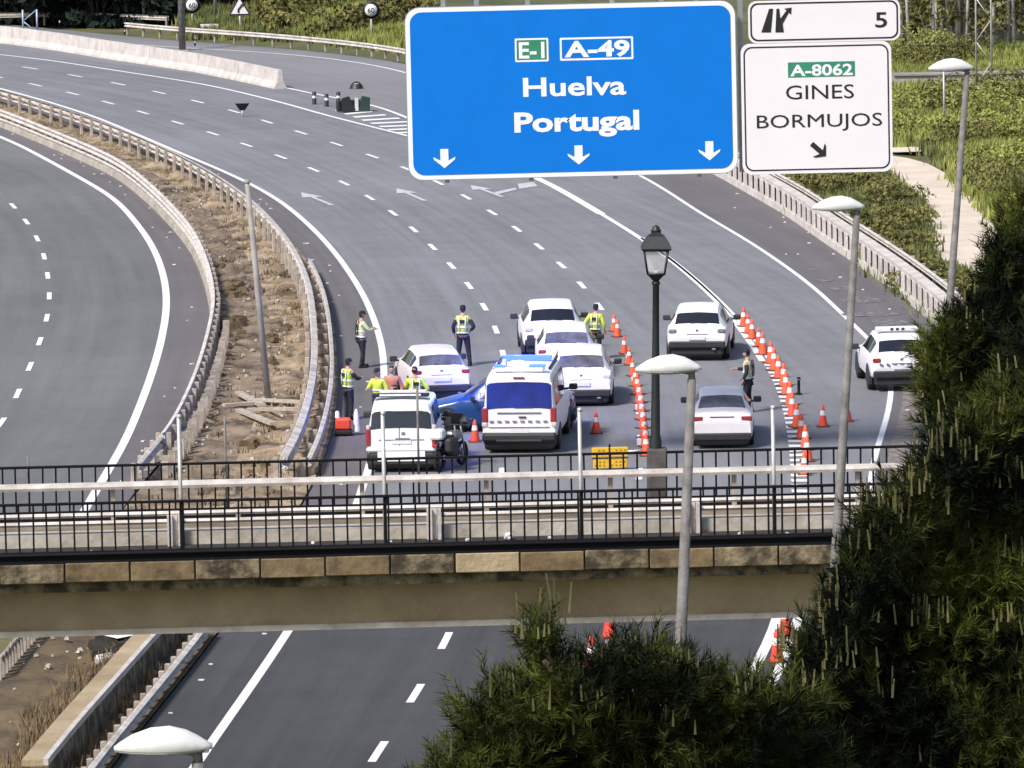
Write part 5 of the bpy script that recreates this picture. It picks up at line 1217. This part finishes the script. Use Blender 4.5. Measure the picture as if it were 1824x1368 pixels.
def shrub(x, y, z, w, h, m, label, group, n=500, sz=.10, name='shrub', seed=0, cat='shrub'):
    r = np.random.default_rng(seed); t = thing(name, (x, y, z), label, cat, group)
    bl = [((r.normal(0, w*.22), r.normal(0, w*.22), h*r.uniform(.35, .62)), (w*r.uniform(.25, .4), w*r.uniform(.25, .4), h*r.uniform(.28, .42))) for _ in range(5)]
    np_mesh('foliage', leaf_cloud(bl, n, sz, r), m, parent=t, quad=True)
    g = MB()
    for b in bl[:3]: g.tube([(0,0,0),(b[0][0]*.6,b[0][1]*.6,b[0][2])], [.04,.015], 5)
    g.build('stem', M['bark'], t); return t
def tree(x, y, z, h, cw, trunk, m, label, group=None, n=4000, sz=.22, seed=0, bark='bark', name='tree', crown0=.35, tr=.16):
    r = np.random.default_rng(seed); t = thing(name, (x, y, z), label, 'tree', group)
    g = MB(); lx_ = r.normal(0, .03*h); g.tube([(0,0,-.3),(lx_*.3,0,h*.3),(lx_,.1,h*.75)], [tr,tr*.75,tr*.3], 8); bl = []
    for k in range(9):
        a = r.uniform(0, 6.28); zz = h*r.uniform(crown0+.05, .95); rr = cw*.5*r.uniform(.15, .75)*(1.1-abs(zz/h-.6)); c = (lx_*zz/h+rr*math.cos(a), rr*math.sin(a), zz)
        bl.append((c, (cw*r.uniform(.16, .27), cw*r.uniform(.16, .27), h*r.uniform(.08, .15)))); g.tube([(lx_*.5,0,h*crown0*.8),(c[0]*.6,c[1]*.6,(zz+h*crown0)/2),c], [tr*.5,tr*.3,tr*.12], 5)
    g.build('trunk', M[bark], t)
    np_mesh('crown', leaf_cloud(bl, n, sz, r), m, parent=t, quad=True); return t
# dark trees at the top left
k = 0
for (px, py, h, cw) in ((-30,22,7,7),(30,16,8,7),(95,14,7,7),(150,8,8,7),(200,4,8,6),(270,20,6,6),(300,-6,9,7),(322,-6,4,5),(366,-10,6,5),(-70,0,9,8),(60,-12,11,8),(190,-20,11,9),(405,0,3,3.5),(0,24,6,7),(60,26,6,7),(120,24,6,7),(175,26,5,7),(235,22,6,7),(285,10,5,6)):
    p = atT(px, max(py, -20)+24); tree(p.x, p.y, p.z-.1, h*.8, cw, 1, M['leaf_dark'], 'dark bushy tree in the belt at the far upper left', 'dark trees at the far upper left', 2600, .3, seed=k, crown0=.05, tr=.12); k += 1
# bushes on the bank
for i in range(26):
    px = random.uniform(475, 730); py = random.uniform(2, 72); 
    if 545 < px < 660 and py < 50 and random.random() < .85: continue
    p = atT(px, py); z = p.z; s_ = random.uniform(1.0, 2.2)
    shrub(p.x, p.y, z-.1, s_*1.6, s_, M['leaf'], 'rounded olive bush on the bank behind the far guard rail', 'bushes on the far bank', 700, .16, seed=i)
# bright meadow grass
def pts_quad(q, n, r, z=None):
    q = np.array(q, float); u = r.uniform(size=(n, 1)); v_ = r.uniform(size=(n, 1)); p = (q[0]*(1-u)+q[1]*u)*(1-v_)+(q[3]*(1-u)+q[2]*u)*v_
    P = atT_many(p[:, 0], p[:, 1])
    if z is not None: P[:, 2] = z
    return P.tolist()
r_ = np.random.default_rng(5)
scatter_tufts('meadow_grass', pts_quad([(520,72),(740,98),(740,-30),(520,-30)], 5000, r_), M['leaf_bright'], .7, .16, 8, 'bright green grass on the bank behind the far guard rail', 'grass')
scatter_tufts('meadow_grass', pts_quad([(330,72),(540,76),(560,-30),(330,-30)], 3000, r_), M['grass'], .7, .16, 8, 'rough olive grass on the far bank left of the bright patch', 'grass')
# right hand slope
def pgrass(polys, n, m, h, w, bl, lab, seed):
    r = np.random.default_rng(seed); P = []
    for q in polys: P += pts_quad(q, n//len(polys), r, -.1)
    scatter_tufts('rough_grass', P, m, h, w, bl, lab, 'grass', seed=seed)
pgrass([[(1410,375),(1670,560),(1628,370),(1560,318)],[(1560,480),(1690,590),(1830,590),(1700,490)],[(1300,300),(1430,392),(1560,330),(1560,300)]], 5200, M['grass'], .45, .14, 9, 'rough olive grass between the concrete barrier and the dirt path', 21)
pgrass([[(1600,262),(1850,262),(1850,160),(1600,160)],[(1700,262),(1715,322),(1850,470),(1850,262)],[(1590,150),(1590,90),(1850,90),(1850,150)]], 6500, M['leaf_bright'], .55, .15, 9, 'yellow green grass on the slope right of the dirt path', 22)
pgrass([[(1700,300),(1640,262),(1850,262),(1850,420)]], 900, M['grass'], .4, .14, 9, 'olive grass along the right edge of the dirt path', 23)
k = 100
for (px, py, w, h) in ((1440,348,2.2,1.2),(1490,345,2,1),(1570,372,2.6,1.4),(1600,402,2.4,1.3),(1560,420,2.2,1.1),(1615,450,2.2,1.2),(1590,470,2.2,1.2),(1630,500,2,1.2),(1540,400,2,1),(1610,362,1.2,.7),(1520,335,2,1),(1660,520,2,1.1),(1700,525,2,1.0),(1745,525,2,1.0),(1720,540,2,1.2),(1470,318,1.8,1)):
    p = at(px, py); shrub(p.x, p.y, -.15, w, h, M['leaf'], 'low olive shrub on the rough ground beside the dirt path', 'shrubs beside the dirt path', 1100, .075, seed=k); k += 1
for (px, py, w, h) in ((1620,120,3,2),(1660,105,3,2),(1700,118,3,2),(1640,205,3,1.6),(1700,200,3,2),(1760,215,3,2),(1800,190,3,2.2),(1790,250,3,1.8),(1730,262,2.6,1.5),(1800,310,3,1.8),(1815,360,3,2),(1620,240,2.4,1.4),(1770,330,2.2,1.2),(1680,245,2.4,1.2)):
    p = at(px, py); shrub(p.x, p.y, -.15, w, h, M['leaf_bright'] if k % 2 else M['leaf'], 'yellow green shrub on the slope right of the path', 'shrubs right of the path', 1200, .085, seed=k); k += 1
# pale trunks of the tree belt at the top right
for i in range(46):
    px = 1598+i*5.4+random.uniform(-3, 3); p = at(px, random.uniform(48, 100)); r = np.random.default_rng(300+i); z = -.15
    t = thing('slender_tree', (p.x, p.y, z), 'slender pale trunked tree in the dense belt at the far upper right', 'tree', 'slender pale trees at the upper right')
    g = MB(); h = random.uniform(7, 10); dx = r.normal(0, .35); g.tube([(0,0,0),(dx*.4,0,h*.4),(dx,0,h)], [random.uniform(.07,.14),.08,.03], 6); 
    for q in range(5): zz = r.uniform(1, h*.9); g.tube([(dx*zz/h,0,zz),(dx*zz/h+r.normal(0,.7),r.normal(0,.3),zz+r.uniform(.5,1.6))], [.035,.012], 4)
    g.build('trunk', M['bark_pale'], t)
    bl = [((dx*q_+r.normal(0,.4), r.normal(0,.4), h*q_), (.8,.8,1.0)) for q_ in (.25, .5, .75, .95)]
    np_mesh('crown', leaf_cloud(bl, 420, .15, r), M['leaf'], parent=t, quad=True)
for i in range(14):
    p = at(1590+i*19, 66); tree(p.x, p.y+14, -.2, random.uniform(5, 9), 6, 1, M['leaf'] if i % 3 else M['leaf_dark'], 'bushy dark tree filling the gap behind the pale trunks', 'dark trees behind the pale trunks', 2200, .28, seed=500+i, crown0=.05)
# stones at right of barrier
for (x, y, s_) in ((1420,318,1.3),(1448,322,1.0),(1433,300,.9)):
    p = at(x, y); bm = bmesh.new(); bmesh.ops.create_icosphere(bm, subdivisions=2, radius=s_*.5)
    for v_ in bm.verts: v_.co *= random.uniform(.75, 1.15); v_.co.z *= .35
    me = bpy.data.meshes.new('rock'); bm.to_mesh(me); bm.free(); me.materials.append(M['conc_pale']); o = new_obj('rock', me); o.location = p
    tag(o, 'pale flat rock lying behind the concrete barrier below the exit sign', 'rock', 'rocks behind the barrier')
# verge right of exit lane: earth with pine litter
vA = [at(x, y) for x, y in ((1735,830),(1745,760),(1735,700),(1700,620))]; vB = [at(x, y) for x, y in ((1900,830),(1900,760),(1900,700),(1860,600))]
strip('verge_soil', vA, vB, -.02, M['soil2'], cells=2)

# --- foreground pines: tufts of needles with upright candles
def pine(trunk_x, Yc, z0, blobs, label, seed, dens=1.0, limb_z=None, depth=1.0, candle=.5, sgx=1.2, zr=(1340, 950)):
    """blobs: (px,py,rx_px,ry_px,dY) crown masses standing round the distance Yc"""
    r = np.random.default_rng(seed); base = Vector((trunk_x, Yc+.6, z0)); t = thing('pine_tree', base, label, 'tree', 'pines on the near slope')
    C = []; g = MB(); s_ = F/Yc; NE = []; CA = []; sd_ = []
    ztop = max(atY(b[0], b[1], Yc).z for b in blobs)-z0
    g.tube([(0,0,-.5),(.05,.1,ztop*.4),(0,0,ztop*.75),(.05,0,ztop*.95)], [.26,.2,.12,.05], 10)
    for bi, (px, py, rx, ry, dY) in enumerate(blobs):
        c = atY(px, py, Yc+dY)-base; ax, az_ = rx/s_, ry/s_; ay = max(ax*.8, .5)*depth
        g.tube([(0,0,max(c.z-1.0, ztop*.35)),(c.x*.5,c.y*.5,c.z-.55),(c.x,c.y,c.z-az_*.2)], [.08,.05,.02], 6)
        n = int(dens*150*(ax*az_*4+ax*ay*2)) + 14
        d = r.normal(size=(n, 3)); d /= np.linalg.norm(d, axis=1)[:, None]; d[:, 1] = np.where(d[:, 1] > .3, -d[:, 1], d[:, 1])
        rad = r.uniform(.45, 1.0, n)**.5*(1+.16*np.sin(d[:, 0]*9+bi)*np.cos(d[:, 2]*8+bi*2))
        q = d*rad[:, None]*np.array([ax, ay, az_])+np.array(c)
        sd_.append((q, d, rad))
    Q = np.concatenate([a for a, b, c in sd_]); D = np.concatenate([b for a, b, c in sd_]); RR = np.concatenate([c for a, b, c in sd_])
    ax_ = D*.75+np.array([0, 0, .75])+r.normal(0, .22, D.shape); ax_ /= np.linalg.norm(ax_, axis=1)[:, None]
    nn = 34; n = len(Q); L = r.uniform(.12, .26, n)
    # needles
    k = r.uniform(0, 1, (n, nn)); root = Q[:, None]+ax_[:, None]*(L[:, None]*k)[..., None]
    u = r.normal(size=(n, nn, 3)); u -= (u*ax_[:, None]).sum(2, keepdims=True)*ax_[:, None]; u /= np.linalg.norm(u, axis=2, keepdims=True)
    nd = u*.62+ax_[:, None]*.75; nd /= np.linalg.norm(nd, axis=2, keepdims=True); nl = r.uniform(.07, .13, (n, nn, 1)); tip = root+nd*nl
    sdv = np.cross(nd, r.normal(size=nd.shape)); sdv /= np.linalg.norm(sdv, axis=2, keepdims=True); sdv *= .0048
    V = np.stack([root-sdv, root+sdv, tip], 2).reshape(-1, 3)
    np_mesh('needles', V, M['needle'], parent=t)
    # upright candles on the outer, upward facing shoots, clustered
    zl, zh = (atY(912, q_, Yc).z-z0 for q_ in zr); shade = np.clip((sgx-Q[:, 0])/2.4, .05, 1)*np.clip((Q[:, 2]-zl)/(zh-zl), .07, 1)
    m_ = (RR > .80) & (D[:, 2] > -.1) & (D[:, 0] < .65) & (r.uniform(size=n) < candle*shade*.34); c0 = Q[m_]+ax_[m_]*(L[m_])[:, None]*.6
    reps = r.integers(2, 8, len(c0)); c1 = np.repeat(c0, reps, 0); hb = np.repeat(r.uniform(.09, .2, len(c0)), reps)
    cand = c1+np.stack([r.normal(0, .075, len(c1)), r.normal(0, .075, len(c1)), r.normal(-.05, .03, len(c1))], 1); H_ = hb*r.uniform(.55, 1.25, len(c1))
    w = .011; up = np.stack([r.normal(0, .06, len(cand)), r.normal(0, .06, len(cand)), np.ones(len(cand))], 1); top = cand+up*H_[:, None]; out = []
    for k_ in range(3):
        a, b = 2*math.pi*k_/3, 2*math.pi*(k_+1)/3; pa = np.array([math.cos(a)*w, math.sin(a)*w, 0]); pb = np.array([math.cos(b)*w, math.sin(b)*w, 0])
        out.append(np.stack([cand+pa, cand+pb, top+pb*.55, top+pa*.55], 1).reshape(-1, 3))
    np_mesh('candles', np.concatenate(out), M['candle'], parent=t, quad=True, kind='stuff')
    g.build('trunk', M['bark'], t)
    # dark inner fill, its colour standing in for shade inside the crown
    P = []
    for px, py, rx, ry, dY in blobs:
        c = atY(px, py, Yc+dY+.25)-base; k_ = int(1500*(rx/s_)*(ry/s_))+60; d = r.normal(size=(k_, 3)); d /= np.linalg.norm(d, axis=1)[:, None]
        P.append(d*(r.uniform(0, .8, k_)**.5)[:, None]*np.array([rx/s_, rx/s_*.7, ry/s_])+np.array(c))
    P = np.concatenate(P); np_mesh('inner_shade_fill', quads(P, r.normal(size=P.shape), np.full(len(P), .10), r), M['needle_shaded'], parent=t, quad=True)
    return t
b1 = [(1811, 438, 40, 60, 0), (1781, 478, 30, 50, 0), (1828, 378, 25, 40, 0), (1796, 548, 60, 60, 0.2), (1746, 578, 45, 45, 0), (1706, 598, 40, 40, 0), (1676, 628, 32, 40, 0), (1671, 688, 32, 50, 0), (1716, 668, 60, 60, 0.2), (1786, 648, 60, 80, 0.3), (1681, 753, 28, 40, 0), (1736, 748, 60, 60, 0.2), (1796, 748, 70, 80, 0.3), (1856, 508, 40, 120, 0.3)]
pine(atY(1790,900,56).x, 56, 2.5, b1, 'darkest pine crown behind, rising at the right edge of the picture', 41, dens=1.0, candle=.12)
b2 = [(1826, 710, 60, 55, 0), (1856, 630, 50, 60, 0.2), (1766, 780, 55, 50, 0), (1716, 810, 50, 45, 0), (1666, 860, 50, 45, 0), (1626, 900, 50, 45, 0), (1581, 940, 50, 50, 0), (1726, 890, 90, 70, 0.2), (1826, 860, 90, 80, 0.2), (1556, 995, 42, 40, 0), (1526, 1045, 45, 45, 0), (1506, 1100, 45, 50, 0), (1462, 1160, 45, 50, 0), (1452, 1220, 50, 50, 0), (1626, 1010, 90, 80, 0.3), (1746, 1000, 100, 90, 0.4), (1836, 1010, 80, 90, 0.4), (1572, 1120, 90, 80, 0.3), (1692, 1130, 100, 90, 0.4), (1802, 1150, 100, 100, 0.4), (1532, 1230, 90, 80, 0.2), (1652, 1260, 110, 90, 0.4), (1782, 1280, 110, 100, 0.4), (1492, 1320, 90, 80, 0.2), (1612, 1350, 110, 90, 0.4), (1732, 1370, 110, 90, 0.4), (1842, 1370, 80, 90, 0.4)]
pine(atY(1720,900,44).x, 44, 3.5, b2, 'large pine crown filling the lower right with upright pale candles', 42, dens=.85, candle=1.3)
b3 = [(970, 1170, 19.8, 37.800000000000004, 0), (962, 1140, 12.6, 23.400000000000002, 0), (997, 1237, 32.4, 32.4, 0), (922, 1252, 45.0, 34.2, 0), (872, 1267, 32.4, 30.6, 0), (847, 1307, 27.0, 31.5, 0), (1088, 1202, 40.5, 36.0, 0), (1038, 1237, 40.5, 40.5, 0), (1138, 1187, 31.5, 36.0, 0), (1198, 1212, 40.5, 40.5, 0), (1253, 1227, 40.5, 37.800000000000004, 0), (1308, 1252, 40.5, 37.800000000000004, 0), (1358, 1262, 40.5, 37.800000000000004, 0), (1408, 1262, 36.0, 40.5, 0), (922, 1332, 63.0, 45.0, 0), (1002, 1312, 63.0, 54.0, 0.2), (1078, 1292, 72.0, 54.0, 0.2), (1178, 1302, 72.0, 54.0, 0.2), (1288, 1322, 81.0, 54.0, 0.2), (1398, 1332, 72.0, 54.0, 0.2), (852, 1372, 54.0, 36.0, 0), (812, 1394, 45.0, 27.0, 0), (952, 1392, 81.0, 45.0, 0.2), (1068, 1392, 81.0, 54.0, 0.3), (1198, 1392, 90.0, 54.0, 0.3), (1328, 1402, 90.0, 54.0, 0.3), (1428, 1402, 72.0, 54.0, 0.3)]
pine(atY(1150,1200,41).x, 41, 4.0, b3, 'lower broad pine crown at bottom centre in front of the motorway', 43, dens=.9, candle=.8, zr=(1345, 1190))
